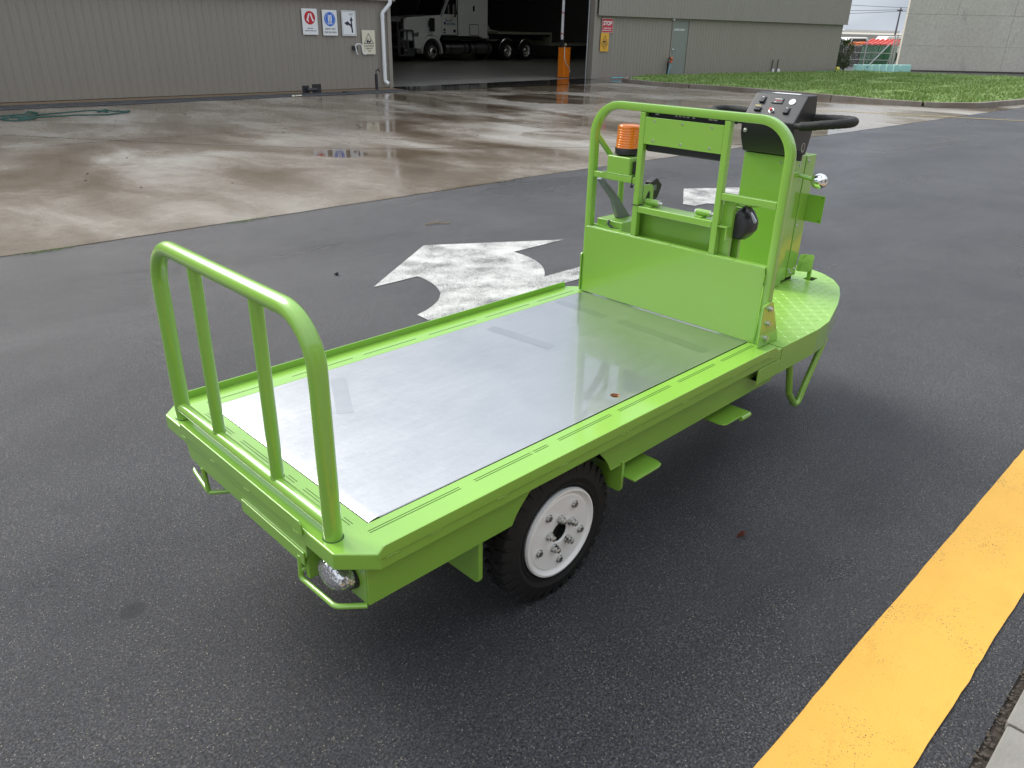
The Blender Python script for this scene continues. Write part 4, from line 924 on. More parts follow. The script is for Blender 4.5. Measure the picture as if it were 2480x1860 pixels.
bm = bm_(); tube(bm, [(3.35, 4.02, .01), (3.45, 4.0, .015), (3.55, 3.93, .01)], .005, 5); tube(bm, [(3.45, 4.0, .014), (3.52, 4.06, .012)], .004, 5); tag(obj('twig', bm, M_twig), 'straw coloured twig on the asphalt beyond the arrow', 'twig')
bm = bm_(); ball(bm, (1.949, 3.253, .012), .014, (1.2, 1, .8), 2); tag(obj('pebble', bm, M_pebble), 'dark pebble on the asphalt left of the arrow tip', 'pebble')
bm = bm_()
for i in range(90):
    x, y = random.uniform(1.5, 21), random.uniform(6.2, 16); s_ = random.uniform(.006, .016); ball(bm, (x, y, .008), s_, (1.3, 1, .5), 1)
o = obj('grit', bm, M_pebble); o['kind'] = 'stuff'; o['label'] = 'scattered dark grit and leaf bits on the wet concrete'; o['category'] = 'grit'
bm = bm_()
for i in range(420):
    x = random.choice((random.gauss(.65, .1), random.gauss(2.2, .12), random.uniform(.3, 14))); y = 5.15-.012*(x)+random.gauss(0, .012)
    hh = random.uniform(.008, .022); a = random.uniform(0, 6.3); bm.faces.new([bm.verts.new((x, y, .004)), bm.verts.new((x+.004, y+.003, .004)), bm.verts.new((x+.012*math.cos(a), y+.012*math.sin(a), .004+hh))])
o = obj('seam_moss', bm, M_grass, smooth=None); o['kind'] = 'stuff'; o['label'] = 'green weeds growing in the seam between concrete and asphalt'; o['category'] = 'weeds'
# ================================================================== CART
H = .5344; L = 1.7104; YC = .405
cart = thing('platform_cart', 'lime green flat deck electric cart with a tall headboard', 'cart', (0.9, .405, 0))
# deck
outer = [(-.125, -.047), (-.050, -.117), (1.757, -.117), (1.757, .872), (1.707, .915), (-.066, .915), (-.125, .853)]
inner = [(-.0, 0), (L, 0), (L, .8137), (0, .8137)]
bm = bm_(); ringprism(bm, outer, inner, H-.044, H); deck = obj('deck_frame', bm, M_green, cart, bev=.004, seg=3)
# dashes: raised seams with dark slits
sl = []
for a, b2 in ((-.02, .255), (.304, .512), (.521, .577), (.622, .854), (.893, 1.163), (1.209, 1.43), (1.474, 1.69)): sl += [(a, b2, -.036, 0), (a, b2, -.028, 1)]
for a, b2 in ((.0, .20), (.289, .523), (.568, .80), (.86, 1.10), (1.15, 1.40), (1.45, 1.68)): sl += [(a, b2, .848, 0)]
for a, b2, y, k in sl:
    bm = bm_(); bx(bm, a, b2, y-.0007, y+.0007, H+.0002, H+.0008); obj('slot', bm, M_dgreen, deck)
for a, b2 in ((.02, .055), (.13, .227), (.268, .31), (.386, .557), (.61, .78)):
    for xs in (-.038, -.030):
        bm = bm_(); bx(bm, xs, xs+.0015, a, b2, H+.0002, H+.0008); obj('slot', bm, M_dgreen, deck)
# silver plate
bm = bm_(); HX, HY = .969, .043
ringprism(bm, [(.036, .003), (L-.001, .003), (L-.001, .8107), (.036, .8107)], [(HX+.0155*math.cos(2*PI*i/28), HY+.0155*math.sin(2*PI*i/28)) for i in range(28)], H-.006, H+.001)
pe = [(.036, H+.001), (.030, H+.00095), (.023, H+.0007), (.016, H+.0002), (.010, H-.0006), (.006, H-.0014), (.003, H-.0028), (.003, H-.006), (.036, H-.006)]
prism(bm, pe, 'y', .003, .8107)
bmesh.ops.remove_doubles(bm, verts=bm.verts[:], dist=1e-6)
pl = obj('deck_plate', bm, M_plate, cart, smooth=12)
bm = bm_(); bx(bm, .0, .0028, .0, .8137, H-.01, H-.003); bx(bm, .003, L, .0004, .0028, H-.01, H-.003); obj('plate_gap', bm, M_under, pl)
HX, HY = .969, .043
bm = bm_(); lathe(bm, [(.001, .0155), (.0006, .0142), (-.002, .0150), (-.0035, .0138), (-.005, .0148), (-.0065, .0136), (-.008, .0146), (-.012, .0135), (-.012, .0005)], (HX, HY, H), 'z', 28); obj('threaded_hole', bm, M_copper, pl)
for (x, y, a, w, h) in ((.33, .62, 62, .26, .05), (1.10, .60, 96, .30, .05), (1.52, .26, 88, .42, .05), (1.52, .66, 90, .26, .045)):
    bm = bm_(); sheet(bm, rrect(w, h, .008, 2), 0); bm.transform(T_((x, y, H+.0013)) @ Matrix.Rotation(math.radians(a), 4, 'Z')); obj('scuff_mark', bm, M_smear, pl)
# side lips
def weld(bm, p0, p1, n, r=.0017):
    p0, p1 = Vector(p0), Vector(p1)
    for i in range(n):
        p = p0.lerp(p1, i/max(1, n-1))+Vector((random.uniform(-.001, .001),)*3); s = (p1-p0).normalized()
        ball(bm, p, r*random.uniform(.8, 1.3), (1+abs(s.x), 1+abs(s.y), 1+abs(s.z)), 1)
bm = bm_(); prism(bm, [(-.055, H-.010), (1.712, H-.010), (1.712, H+.008), (1.69, H+.021), (-.040, H+.021), (-.055, H+.008)], 'y', -.1225, -.1175); lip = obj('side_lip', bm, M_green, cart, bev=.0015)
bm = bm_()
for x in (-.035, .09, .30, .53, .80, 1.10, 1.40, 1.66): weld(bm, (x, -.1228, H-.011), (x+.03, -.1228, H-.011), 9, .0011)
obj('weld_beads', bm, M_green, lip)
bm = bm_(); prism(bm, [(-.055, H-.010), (1.70, H-.010), (1.70, H+.012), (1.692, H+.022), (-.050, H+.022), (-.055, H+.014)], 'y', .915, .920); lip2 = obj('side_lip', bm, M_green, cart, bev=.0015)
bm = bm_()
for x in (.12, .40, .72, 1.02, 1.32, 1.62): weld(bm, (x, .913, H+.001), (x+.04, .913, H+.001), 9)
obj('weld_beads', bm, M_green, lip2)
bm = bm_(); prism(bm, [(.077, H-.014), (.735, H-.014), (.735, H+.014), (.727, H+.021), (.085, H+.021), (.077, H+.014)], 'x', -.1305, -.1255); lip3 = obj('rear_lip', bm, M_green, cart, bev=.0015)
bm = bm_()
for y in (.09, .33, .52, .70): weld(bm, (-.1312, y, H-.0145), (-.1312, y+.026, H-.0145), 8, .0010)
obj('weld_beads', bm, M_green, lip3)
# skirts
def arch(cx, cz, r, a0, a1, n=14): return [(cx+r*math.cos(math.radians(a0+(a1-a0)*k/n)), cz+r*math.sin(math.radians(a0+(a1-a0)*k/n))) for k in range(n+1)]
zb = .374; zt = H-.046
sk_ = [(-.062, zt), (-.062, zb), (.398, zb)] + [(.412, .40), (.433, .425), (.458, .45), (.486, .470), (.52, zt-.003), (.70, zt-.003), (.728, .478), (.754, .458), (.78, .43), (.80, .405), (.816, zb)] + [(1.795, zb+.004), (1.795, zt)]
for y0, y1 in ((-.079, -.074), (.884, .889)):
    bm = bm_(); prism(bm, sk_, 'y', y0, y1); obj('side_skirt', bm, M_green, cart, bev=.0012)
for ya_, yb_ in ((-.0735, .10), (.60, .8835)):
    bm = bm_(); bx(bm, -.063, -.058, ya_, yb_, zb, zt); obj('rear_skirt', bm, M_green, cart, bev=.0012)
bm = bm_(); prism(bm, [(.08, zt), (.73, zt), (.715, H-.088), (.66, H-.092), (.40, H-.092), (.09, H-.092), (.08, H-.08)], 'x', -.122, -.117); rb = obj('rear_board', bm, M_green, cart, bev=.0015)
bm = bm_(); bx(bm, -.1265, -.1225, .087, .397, H-.108, H-.072); obj('tow_plate', bm, M_green, rb, bev=.001)
bm = bm_(); bx(bm, -.117, -.058, .085, .10, zb+.01, zt); bx(bm, -.057, -.05, .10, .60, zb, zt); obj('rear_brackets', bm, M_green, cart)
bm = bm_(); bx(bm, -.05, .40, -.072, .882, zb+.004, zb+.012); bx(bm, .84, 1.62, -.072, .882, zb+.004, zb+.012); bx(bm, -.05, 1.7, -.072, .882, H-.05, H-.046); bx(bm, .395, .40, -.072, .1, zb+.01, H-.05); bx(bm, .84, .845, -.072, .1, zb+.01, H-.05); bx(bm, .40, .84, .14, .145, zb-.04, H-.05)
obj('underbody', bm, M_under, cart)
bm = bm_(); cyl(bm, (.625, .04, .24), (.625, .77, .24), .035, 14); bx(bm, .55, .70, .30, .52, .16, .36); obj('axle', bm, M_under, cart)
# wheels
def cart_wheel(y0, sgn, x=.624, r=.2295, R=.1425, full=True):
    bm = bm_(); W_ = .088
    prof = [(.012, R-.004), (.004, R+.012), (-.004, R+.035), (.0, r-.035), (.010, r-.012), (.024, r-.004), (W_-.024, r-.004), (W_-.01, r-.012), (W_, r-.035), (W_-.004, R+.03), (W_-.012, R-.004)]
    lathe(bm, [(a*sgn, q) for a, q in prof], (x, y0, r), 'y', 72, closed=True)
    n = 34
    for i in range(n):
        a = 2*PI*i/n; Mr = T_((x, y0, r)) @ Matrix.Rotation(a, 4, 'Y')
        for (s0, s1, off) in ((.004, .042, 0), (.048, .084, PI/n)):
            Mq = Mr @ Matrix.Rotation(off, 4, 'Y')
            y_a, y_b = s0*sgn, s1*sgn
            lo = r-.03 if s0 < .01 else r-.008
            y_a -= (.0055*sgn if off == 0 else 0); vs_ = [(-.0125, y_a, r-.040), (.0125, y_a, r-.040), (.0125, y_a+.010*sgn, r+.001), (-.0125, y_a+.010*sgn, r+.001), (-.0125, y_b, r-.01), (.0125, y_b, r-.01), (.0105, y_b, r+.003), (-.0105, y_b, r+.003)]
            V = [bm.verts.new(Mq @ Vector(p)) for p in vs_]
            for q in ((0, 1, 2, 3), (4, 7, 6, 5), (0, 4, 5, 1), (1, 5, 6, 2), (2, 6, 7, 3), (3, 7, 4, 0)): bm.faces.new([V[k] for k in q])
    # sidewall ring
    lathe(bm, [(a*sgn, q) for a, q in [(.0035, R+.012), (-.001, R+.014), (-.001, R+.018), (.0035, R+.020)]], (x, y0, r), 'y', 60)
    wh = obj('wheel', bm, M_rubber, cart, smooth=32)
    bm = bm_()
    pr = [(.004, R-.010), (-.006, R-.004), (-.008, R+.001), (-.002, R+.004), (.010, R)]
    pr2 = [(.010, R), (.002, R+.003), (-.007, R+.001), (-.008, R-.005), (-.001, R-.011), (.002, R-.018), (-.001, R-.022), (.001, .035), (.004, .0325), (.007, .0325)]
    lathe(bm, [(a*sgn, q) for a, q in pr2], (x, y0, r), 'y', 64); rim = obj('rim', bm, M_white, wh)
    bm = bm_(); lathe(bm, [(.0075*sgn, .045), (.03*sgn, .045), (.030*sgn, .0005)], (x, y0, r), 'y', 24); obj('hub', bm, M_under, rim)
    for i in range(5):
        a = math.radians(72*i+54); px, pz = x+.095*math.cos(a), r+.095*math.sin(a)
        bm = bm_(); d = Vector((0, -sgn, 0)); p = Vector((px, y0, pz)); cyl(bm, p, p+d*.004, .0125, 18); cyl(bm, p+d*.004, p+d*.010, .0095, 6); obj('rim_bolt', bm, M_steel, rim)
        a = math.radians(72*i+23); px, pz = x+.050*math.cos(a), r+.050*math.sin(a); p = Vector((px, y0, pz))
        bm = bm_(); cyl(bm, p, p+d*.004, .0135, 18); cyl(bm, p+d*.004, p+d*.014, .0118, 6); cyl(bm, p+d*.0142, p+d*.023, .0082, 14); ball(bm, p+d*.022, .0078, (1, .5, 1), sub=2); obj('wheel_nut', bm, M_steel, rim)
cart_wheel(-.055, 1); cart_wheel(.865, -1)
# front steering wheel
bm = bm_(); lathe(bm, [(0, .08), (-.004, .13), (.01, .19), (.03, .2), (.07, .2), (.09, .19), (.1, .13), (.096, .08)], (2.35, .355, .2), 'y', 40, closed=True); fw_ = obj('front_wheel', bm, M_rubber, cart)
bm = bm_(); lathe(bm, [(0, .085), (.02, .08), (.03, .001)], (2.35, .355, .2), 'y', 30); bx(bm, 2.31, 2.39, .33, .345, .18, .46); bx(bm, 2.31, 2.39, .46, .475, .18, .46); obj('fork', bm, M_under, fw_)
# rear hanging plates & steps
def plate(name, poly, axis, a0, a1, b=.0015): bm = bm_(); prism(bm, poly, axis, a0, a1); return obj(name, bm, M_green, cart, bev=b)
def rc(pts, r, n=4): return [(p.x, p.y) for p in fillet([Vector((*p, 0)) for p in ([pts[-1]]+pts+[pts[0]])], [0]+[r]*len(pts)+[0], n)[1:-1]]
plate('guard_plate', [(-.066, .372), (-.066, .245), (-.062, .236), (-.052, .231), (.14, .231), (.14, .372)], 'x', .288, .303)
plate('guard_plate', [(.875, .372), (.875, .245), (.87, .236), (.86, .231), (.67, .231), (.67, .372)], 'x', .288, .303)
plate('guard_plate', [(-.085, .385), (-.085, .290), (-.08, .280), (-.07, .277), (.06, .277), (.06, .385)], 'x', .866, .878)
bm = bm_(); prism(bm, [(.879, 0.05), (.879, -.127), (1.005, -.127), (1.026, -.120), (1.034, -.10), (1.034, .05)], 'z', .328, .334); bx(bm, .879, 1.034, .0, .05, .334, .374); obj('step_plate', bm, M_green, cart, bev=.0015)
bm = bm_(); prism(bm, [(1.405, .03), (1.405, -.095), (1.412, -.112), (1.428, -.118), (1.575, -.118), (1.575, .03)], 'z', .328, .333); bx(bm, 1.41, 1.57, .0, .03, .333, .374)
tube(bm, [(1.515, -.119, .323), (1.575, -.119, .323)], .0105, 10); obj('step_plate', bm, M_green, cart, bev=.0012)
# nose
half = [(1.760, -.117), (2.05, -.117), (2.17, -.104), (2.29, -.068), (2.42, -.028), (2.55, .022), (2.665, .078), (2.755, .148), (2.818, .235), (2.845, .315), (2.853, .40)]
yl = lambda y: .80-y
nose = half+[(x, .80-y) for x, y in half[::-1][1:] if x > 1.8]+[(1.760, .87)]
nose_s = fillet([Vector((*p, 0)) for p in nose], .12, 3)
nose_s = [(p.x, p.y) for p in nose_s]
hole = [(2.649, .254), (2.661, .205), (2.722, .205), (2.697, .251)]
bm = bm_(); ringprism(bm, nose_s, [(2.652, .205), (2.715, .205), (2.715, .252), (2.652, .252)], H-.006, H)
nd = obj('nose_deck', bm, M_green_tread, cart, bev=.002)
bm = bm_(); k = 0
gx_ = 1.80
i = 0
while gx_ < 2.84:
    gy_ = -.10; j = 0
    while gy_ < .90:
        if inside((gx_, gy_), [(x*.985+.02, (y-.4)*.97+.4) for x, y in nose_s]) and not (2.62 < gx_ < 2.74 and .18 < gy_ < .28):
            a = math.radians(45 if (i+j) % 2 else -45)+.18
            Mx = T_((gx_, gy_, H)) @ Matrix.Rotation(a, 4, 'Z')
            B_ = [bm.verts.new(Mx @ Vector(p)) for p in ((-.017, 0, -.0002), (0, -.0036, -.0002), (.017, 0, -.0002), (0, .0036, -.0002))]
            T2 = [bm.verts.new(Mx @ Vector(p)) for p in ((-.011, 0, .0011), (0, -.0014, .0013), (.011, 0, .0011), (0, .0014, .0013))]
            bm.faces.new(T2)
            for q in range(4): bm.faces.new([B_[q], B_[(q+1) % 4], T2[(q+1) % 4], T2[q]])
        gy_ += .037; j += 1
    gx_ += .037; i += 1
obj('tread_pattern', bm, M_green_tread, nd)
bm = bm_(); ins = [(x-.004 if x > 1.8 else x, y) for x, y in nose_s]
o_ = nose_s; c0 = Vector((2.2, .4)); in_ = [tuple(Vector(p)+(c0-Vector(p)).normalized()*.005) for p in o_]
ringprism(bm, o_, in_, H-.105, H-.007); obj('nose_skirt', bm, M_green, cart, smooth=25, bev=.001)
plate('nose_filler', [(1.60, H-.105), (1.76, H-.105), (1.76, H-.046), (1.60, H-.046)], 'y', -.1165, -.1115)
bm = bm_(); sheet(bm, [(1.6, -.1), (2.2, -.07), (2.5, .06), (2.7, .18), (2.7, .6), (2.4, .8), (1.6, .88)], H-.03); sheet(bm, [(1.62, -.10), (2.2, -.07), (2.5, .06), (2.7, .18), (2.7, .6), (2.4, .8), (1.62, .88)], H-.1); obj('nose_floor', bm, M_under, cart)
# pedal
bm = bm_(); P4 = T_((2.625, .240, .618)) @ Matrix.Rotation(math.radians(-58), 4, 'Y') @ Matrix.Rotation(math.radians(8), 4, 'Z')
prism(bm, rrect(.085, .070, .012, 3), 'z', 0, .004, P4); pd_ = obj('pedal', bm, M_green_tread, cart, bev=.001)
bm = bm_()
for (px, py, s_) in ((-.028, -.018, 1), (-.008, .016, -1), (.018, -.016, 1), (.03, .016, -1), (-.028, .022, -1), (.006, -.002, 1)):
    bx(bm, -.012, .012, -.002, .002, .004, .006, P4 @ T_((px, py, 0)) @ Matrix.Rotation(s_*.7, 4, 'Z'))
obj('pedal_tread', bm, M_green_tread, pd_)
bm = bm_(); prism(bm, [(.220, .46), (.236, .46), (.236, .615), (.220, .615)], 'x', 2.655, 2.665); obj('pedal_stem', bm, M_green, pd_)
bm = bm_(); sheet(bm, [(2.652, .205), (2.715, .205), (2.715, .252), (2.652, .252)], H-.04); obj('pedal_well', bm, M_under, nd)
# hoop under nose
bm = bm_(); tube(bm, fillet([(1.93, -.075, .44), (1.985, -.075, .26), (2.078, -.075, .160), (2.12, -.075, .25), (2.235, -.075, .44)], [0, .04, .055, .05, 0], 6), .0135, 14); obj('side_hoop', bm, M_green, cart)
bm = bm_(); tube(bm, fillet([(1.93, .875, .44), (1.985, .875, .26), (2.078, .875, .160), (2.12, .875, .25), (2.235, .875, .44)], [0, .04, .055, .05, 0], 6), .0135, 14); obj('side_hoop', bm, M_green, cart)

# rear rail
gr_ = .0215
bm = bm_(); tube(bm, fillet([(-.09, .006, H-.01), (-.09, .006, 1.0565), (-.09, .800, 1.0565), (-.09, .800, H-.01)], [0, .115, .115, 0], 12), gr_, 26); rail = obj('rear_rail', bm, M_green, cart, smooth=50)
bm = bm_(); tube(bm, [(-.093, .018, .572), (-.093, .788, .572)], .0165, 20); obj('crossbar', bm, M_green, rail, smooth=50)
for y in (.246, .559):
    bm = bm_(); cyl(bm, (-.09, y, .578), (-.09, y, 1.045), .0162, 20); obj('upright', bm, M_green, rail)
    bm = bm_()
    for k in range(16):
        a = 2*PI*k/16; ball(bm, (-.09+.0165*math.cos(a), y+.0165*math.sin(a), .586), .0024, sub=1)
    obj('weld_beads', bm, M_green, rail)
for y in (.006, .8):
    bm = bm_(); lathe(bm, [(.0002, .0245), (.0012, .0235), (.0012, .0205)], (-.09, y, H), 'z', 24); obj('socket_ring', bm, M_dgreen, rail)

# tail lights with guards
for y0, s_, lab in ((.012, 1, 'a'), (.70, -1, 'b')):
    cy_ = y0 if s_ == 1 else y0
    tl = None
    bm = bm_(); n = 36
    cx, cz = -.085, .428
    ry, rz = .056, .034
    Mt = T_((cx, cy_, cz)) @ Matrix.Rotation(math.radians(14), 4, 'Y')
    rings = []
    for (dx, k) in ((0.012, 1.0), (0, 1.0), (-.014, .97), (-.024, .86), (-.029, .6), (-.031, .25)):
        rings.append([bm.verts.new(Mt @ Vector((dx, ry*k*math.cos(2*PI*i/n), rz*k*math.sin(2*PI*i/n)))) for i in range(n)])
    for a, b2 in zip(rings, rings[1:]):
        for i in range(n): bm.faces.new([a[i], a[(i+1) % n], b2[(i+1) % n], b2[i]])
    bm.faces.new(rings[-1]); bm.faces.new(rings[0]); tl = obj('tail_light', bm, M_lens, cart, smooth=60)
    bm = bm_(); prism(bm, [((ry+.003)*math.cos(2*PI*i/n), (rz+.003)*math.sin(2*PI*i/n)) for i in range(n)], 'x', .0125, .026, Mt); obj('bezel', bm, M_blackp, tl)
    bm = bm_(); prism(bm, rrect(.11, .06, .02), 'x', .0265, .032, Mt @ T_((0, 0, .01))); obj('mount_plate', bm, M_green, tl)
# guards
r_ = .0068
bm = bm_(); tube(bm, fillet([(-.122, .112, .442), (-.125, .114, .376), (-.118, -.024, .370), (-.064, -.075, .374)], [0, .012, .03, 0], 6), r_, 10); tube(bm, [(-.123, .110, .40), (-.075, .10, .415)], r_, 10); obj('light_guard', bm, M_green, cart)
bm = bm_(); tube(bm, fillet([(-.064, .790, .40), (-.10, .768, .372), (-.118, .628, .368), (-.062, .575, .376)], [0, .025, .02, 0], 6), r_, 10); tube(bm, [(-.120, .642, .445), (-.118, .632, .37)], r_, 10); obj('light_guard', bm, M_green, cart)

# headboard ------------------------------------------------------
X0, X1 = L+.0005, L+.031; XM = (X0+X1)/2
bm = bm_()
path = fillet([(XM, -.0395, H+.0), (XM, -.0395, 1.323), (XM, .8175, 1.323), (XM, .8175, H+.0)], [0, .125, .125, 0], 12)
sweep(bm, path, rrect(.030, .0305, .004, 2), upv=(1, 0, 0)); hb = obj('headboard_frame', bm, M_green, cart, smooth=25)
bm = bm_(); prism(bm, [(-.024, H+.0045), (.820, H+.0045), (.820, .826), (-.024, .826)], 'x', L-.0045, L-.0005); pn_ = obj('headboard_panel', bm, M_green, hb, bev=.0015)
bm = bm_(); bx(bm, X0, X1, -.024, .802, .800, .829); obj('crossbar', bm, M_green, hb, bev=.003)
bm = bm_()
for y in (.0, .11, .23, .36, .50, .63, .77): weld(bm, (L-.002, y, .8275), (L-.002, y+.04, .8275), 10, .0017)
for z in (.56, .66, .76): weld(bm, (L-.004, -.025, z), (L-.004, -.025, z+.05), 10, .0016)
obj('weld_beads', bm, M_green, hb)
def bar(name, y0, y1, z0, z1, d=.025, parent=hb):
    bm = bm_(); bx(bm, L+.002, L+.002+d, y0, y1, z0, z1); return obj(name, bm, M_green, parent, bev=.003, seg=3)
bar('upright', .5635, .5885, .8292, 1.3075); bar('upright', .1945, .2195, .8292, 1.3075)
bar('crossbar', .5887, .8023, 1.034, 1.059); bar('crossbar', .2197, .5633, .926, .951); bar('crossbar', -.0243, .1943, 1.034, 1.059)
bm = bm_(); bx(bm, L+.003, L+.007, .2197, .5633, 1.192, 1.291); ub = obj('upper_panel', bm, M_green, hb, bev=.001)
for y, z in ((.52, 1.278), (.395, 1.278), (.27, 1.278), (.52, 1.206), (.395, 1.206), (.27, 1.206)):
    bm = bm_(); lathe(bm, [(0, .0045), (-.0008, .004), (-.0008, .0005)], (L+.003, y, z), 'x', 14); obj('rivet', bm, M_steel, ub)
bm = bm_(); prism(bm, rrect(.345, .172, .012, 4), 'x', L+.028, L+.056, T_((0, .398, 1.248))); pad = obj('back_pad', bm, M_blackp, cart, bev=.006, seg=3)
for y in (.265, .285, .36, .385, .402, .419, .436, .52):
    bm = bm_(); bx(bm, L+.0265, L+.0278, y, y+(.010 if .3 < y < .5 else .016), 1.300, 1.3045); obj('print', bm, S_white, pad)
# beacon and box
bxn = None
bm = bm_(); bx(bm, 1.716, 1.806, .622, .737, 1.0595, 1.130); bb = obj('beacon_box', bm, M_green, cart, bev=.005, seg=3)
bm = bm_(); bx(bm, 1.712, 1.75, .60, .758, 1.0592, 1.0625); obj('box_flange', bm, M_green, bb, bev=.0008)
bm = bm_(); bx(bm, 1.735, 1.79, .612, .6215, 1.065, 1.115); obj('box_cover', bm, M_blackp, bb, bev=.003)
for y in (.748, .645):
    bm = bm_(); bolt(bm, (1.722, y, 1.0628), (0, 0, 1), .005, .004); obj('bolt', bm, M_steel, bb)
BX, BY = 1.775, .683
bm = bm_(); lathe(bm, [(1.134, .045), (1.136, .050), (1.158, .051), (1.160, .050)], (BX, BY, 0), 'z', 40); lathe(bm, [(1.128, .02), (1.135, .046)], (BX, BY, 0), 'z', 20); bcn = obj('beacon_base', bm, M_black, cart)
prof = [(1.160, .0485)]
for k in range(8):
    z = 1.163+k*.0095; prof += [(z, .0485-.0003*k), (z+.002, .0470-.0003*k), (z+.004, .0485-.0003*k-.0001)]
prof += [(1.241, .046), (1.247, .042), (1.2495, .03), (1.250, .0005)]
bm = bm_(); lathe(bm, prof, (BX, BY, 0), 'z', 48); obj('beacon_lens', bm, M_amber, bcn, smooth=50)
bm = bm_(); cyl(bm, (BX, BY, 1.16), (BX, BY, 1.215), .02, 16); cyl(bm, (BX, BY, 1.215), (BX, BY, 1.235), .03, 16, .02)
obj('lamp_core', bm, plain('beacon_core', (.8, .5, .2), .3), bcn)
# brace tube and cable tie
bm = bm_(); tube(bm, fillet([(1.735, .812, 1.20), (1.80, .785, 1.115), (1.85, .758, 1.04), (1.85, .757, .80)], [0, .04, .05, 0], 5), .0125, 12); obj('seat_brace', bm, M_green, cart)
bm = bm_(); sweep(bm, [(L-.001, .600, 1.028), (L-.001, .600, 1.063), (L+.031, .600, 1.063), (L+.031, .600, 1.028)], rectp(.004, .0015), closed=True); bx(bm, L-.003, L+.004, .595, .605, 1.018, 1.028); obj('cable_tie', bm, M_blackp, hb)
bm = bm_(); sweep(bm, [(L+.0005, .5615, .955), (L+.0005, .590, .953), (L+.030, .590, .953), (L+.030, .5615, .955)], rectp(.0015, .003), closed=True); obj('cable_tie', bm, M_blackp, hb)
# fold seat hardware: hinge plate, hinges, lower panel
bm = bm_(); bx(bm, L+.028, 1.800, .235, .60, .944, .949); st_ = obj('seat_plate', bm, M_green, cart, bev=.0015)
bm = bm_(); prism(bm, [(1.772, .944), (1.776, .944), (1.792, .60), (1.788, .60)], 'y', .232, .585); sp_ = obj('seat_back_panel', bm, M_green, st_, bev=.001)
for y in (.53, .39, .262):
    bm = bm_(); lathe(bm, [(0, .004), (-.0008, .0035), (-.0008, .0005)], (1.7735, y, .912), 'x', 12); obj('rivet', bm, M_steel, st_)
bm = bm_(); bx(bm, 1.745, 1.80, .586, .592, .60, .944); bx(bm, 1.745, 1.80, .222, .229, .60, .944); obj('seat_side', bm, M_green, st_)
for y0, y1, hx in ((.482, .556, 1.756), (.245, .318, 1.756)):
    bm = bm_(); cyl(bm, (hx, y0+.008, .966), (hx, y1-.004, .966), .0125, 16); bx(bm, hx-.028, hx+.014, (y0+y1)/2-.004, (y0+y1)/2+.026, .9495, .956); hg = obj('hinge', bm, M_green, st_, bev=.001)
    bm = bm_(); bolt(bm, (hx, y0+.008, .966), (0, -1, 0), .009, .006); ball(bm, (hx, y0, .966), .007, sub=2); obj('hinge_bolt', bm, M_steel, hg)
    bm = bm_(); cyl(bm, (hx, y1-.004, .966), (hx, y1+.004, .966), .009, 8); obj('hinge_bolt', bm, M_steel, hg)
# hook plates with the armrest stop
def hookp(y, x0=1.745, parent=cart):
    o = [(x0, .95), (x0, 1.030), (x0+.045, 1.030), (x0+.060, 1.024), (x0+.068, 1.010), (x0+.070, .95), (x0+.055, .95), (x0+.050, .995), (x0+.042, 1.006), (x0+.030, .996), (x0+.018, .975), (x0+.014, .95)]
    bm = bm_(); prism(bm, o, 'y', y-.003, y+.003); return obj('hook_bracket', bm, M_green, parent, bev=.0012)
hookp(.567); hookp(.150, 1.80)
bm = bm_(); bx(bm, 1.745, 1.765, .156, .20, .60, 1.03); bx(bm, 1.80, 1.815, .146, .190, .60, 1.0); obj('seat_post', bm, M_green, cart, bev=.002)
bm = bm_(); tube(bm, fillet([(1.78, .19, 1.02), (1.80, .14, 1.012), (1.82, .09, 1.02)], .02, 4), .009, 10); obj('grab_rod', bm, M_green, cart)
bm = bm_(); prism(bm, rc([(1.845, .975), (1.848, 1.025), (1.885, 1.040), (1.925, 1.006), (1.897, .952), (1.86, .945)], .01), 'y', .600, .635); obj('arm_rest', bm, M_blackp, cart, bev=.006, seg=3)
bm = bm_(); bx(bm, 1.85, 1.88, .598, .5995, .99, 1.012); obj('arm_label', bm, M_grey, cart)
# lever box + lever
bm = bm_(); bx(bm, 1.755, 1.885, .665, .800, .60, .858); lb = obj('lever_box', bm, M_green, cart, bev=.004)
bm = bm_(); bx(bm, 1.738, 1.757, .66, .815, .826, .832); obj('box_flange', bm, M_green, lb)
bm = bm_(); prism(bm, [(1.672, 1.037), (1.684, 1.043), (1.694, 1.038), (1.796, .956), (1.842, .908), (1.895, .857), (1.815, .857), (1.800, .875), (1.778, .925), (1.768, .944)], 'y', .728, .752); lv = obj('lever', bm, M_grey, lb, bev=.003)
bm = bm_(); tube(bm, fillet([(1.754, .735, .857), (1.742, .73, .845), (1.742, .70, .83), (1.76, .665, .828)], .01, 4), .0045, 8); obj('lever_wire', bm, M_blackp, lb)
# belt reel on the right
bm = bm_()
bx(bm, L+.004, L+.03, .160, .1943, .935, .940); bx(bm, L+.004, L+.03, .155, .160, .890, .940); obj('reel_bracket', bm, M_green, hb, bev=.001)
bm = bm_()
fr = [(.150, 1.000), (.118, .990), (.092, .950), (.090, .918), (.114, .886), (.160, .884), (.186, .905), (.196, .925)]
cy0, cz0 = .151, .942
rings = []
for dx, k, dz in ((0, .60, -.012), (.010, .88, -.004), (.035, 1.0, 0), (.075, .96, .003), (.095, .80, .006)):
    rings.append([bm.verts.new((1.765+dx, cy0+(y-.142)*k, cz0+dz+(z-cz0)*k)) for y, z in fr])
for a, b2 in zip(rings, rings[1:]):
    for i in range(len(fr)): bm.faces.new([a[i], a[(i+1) % len(fr)], b2[(i+1) % len(fr)], b2[i]])
bm.faces.new(rings[0]); bm.faces.new(rings[-1]); rl = obj('belt_reel', bm, M_blackp, cart, smooth=20, bev=.005, seg=3)
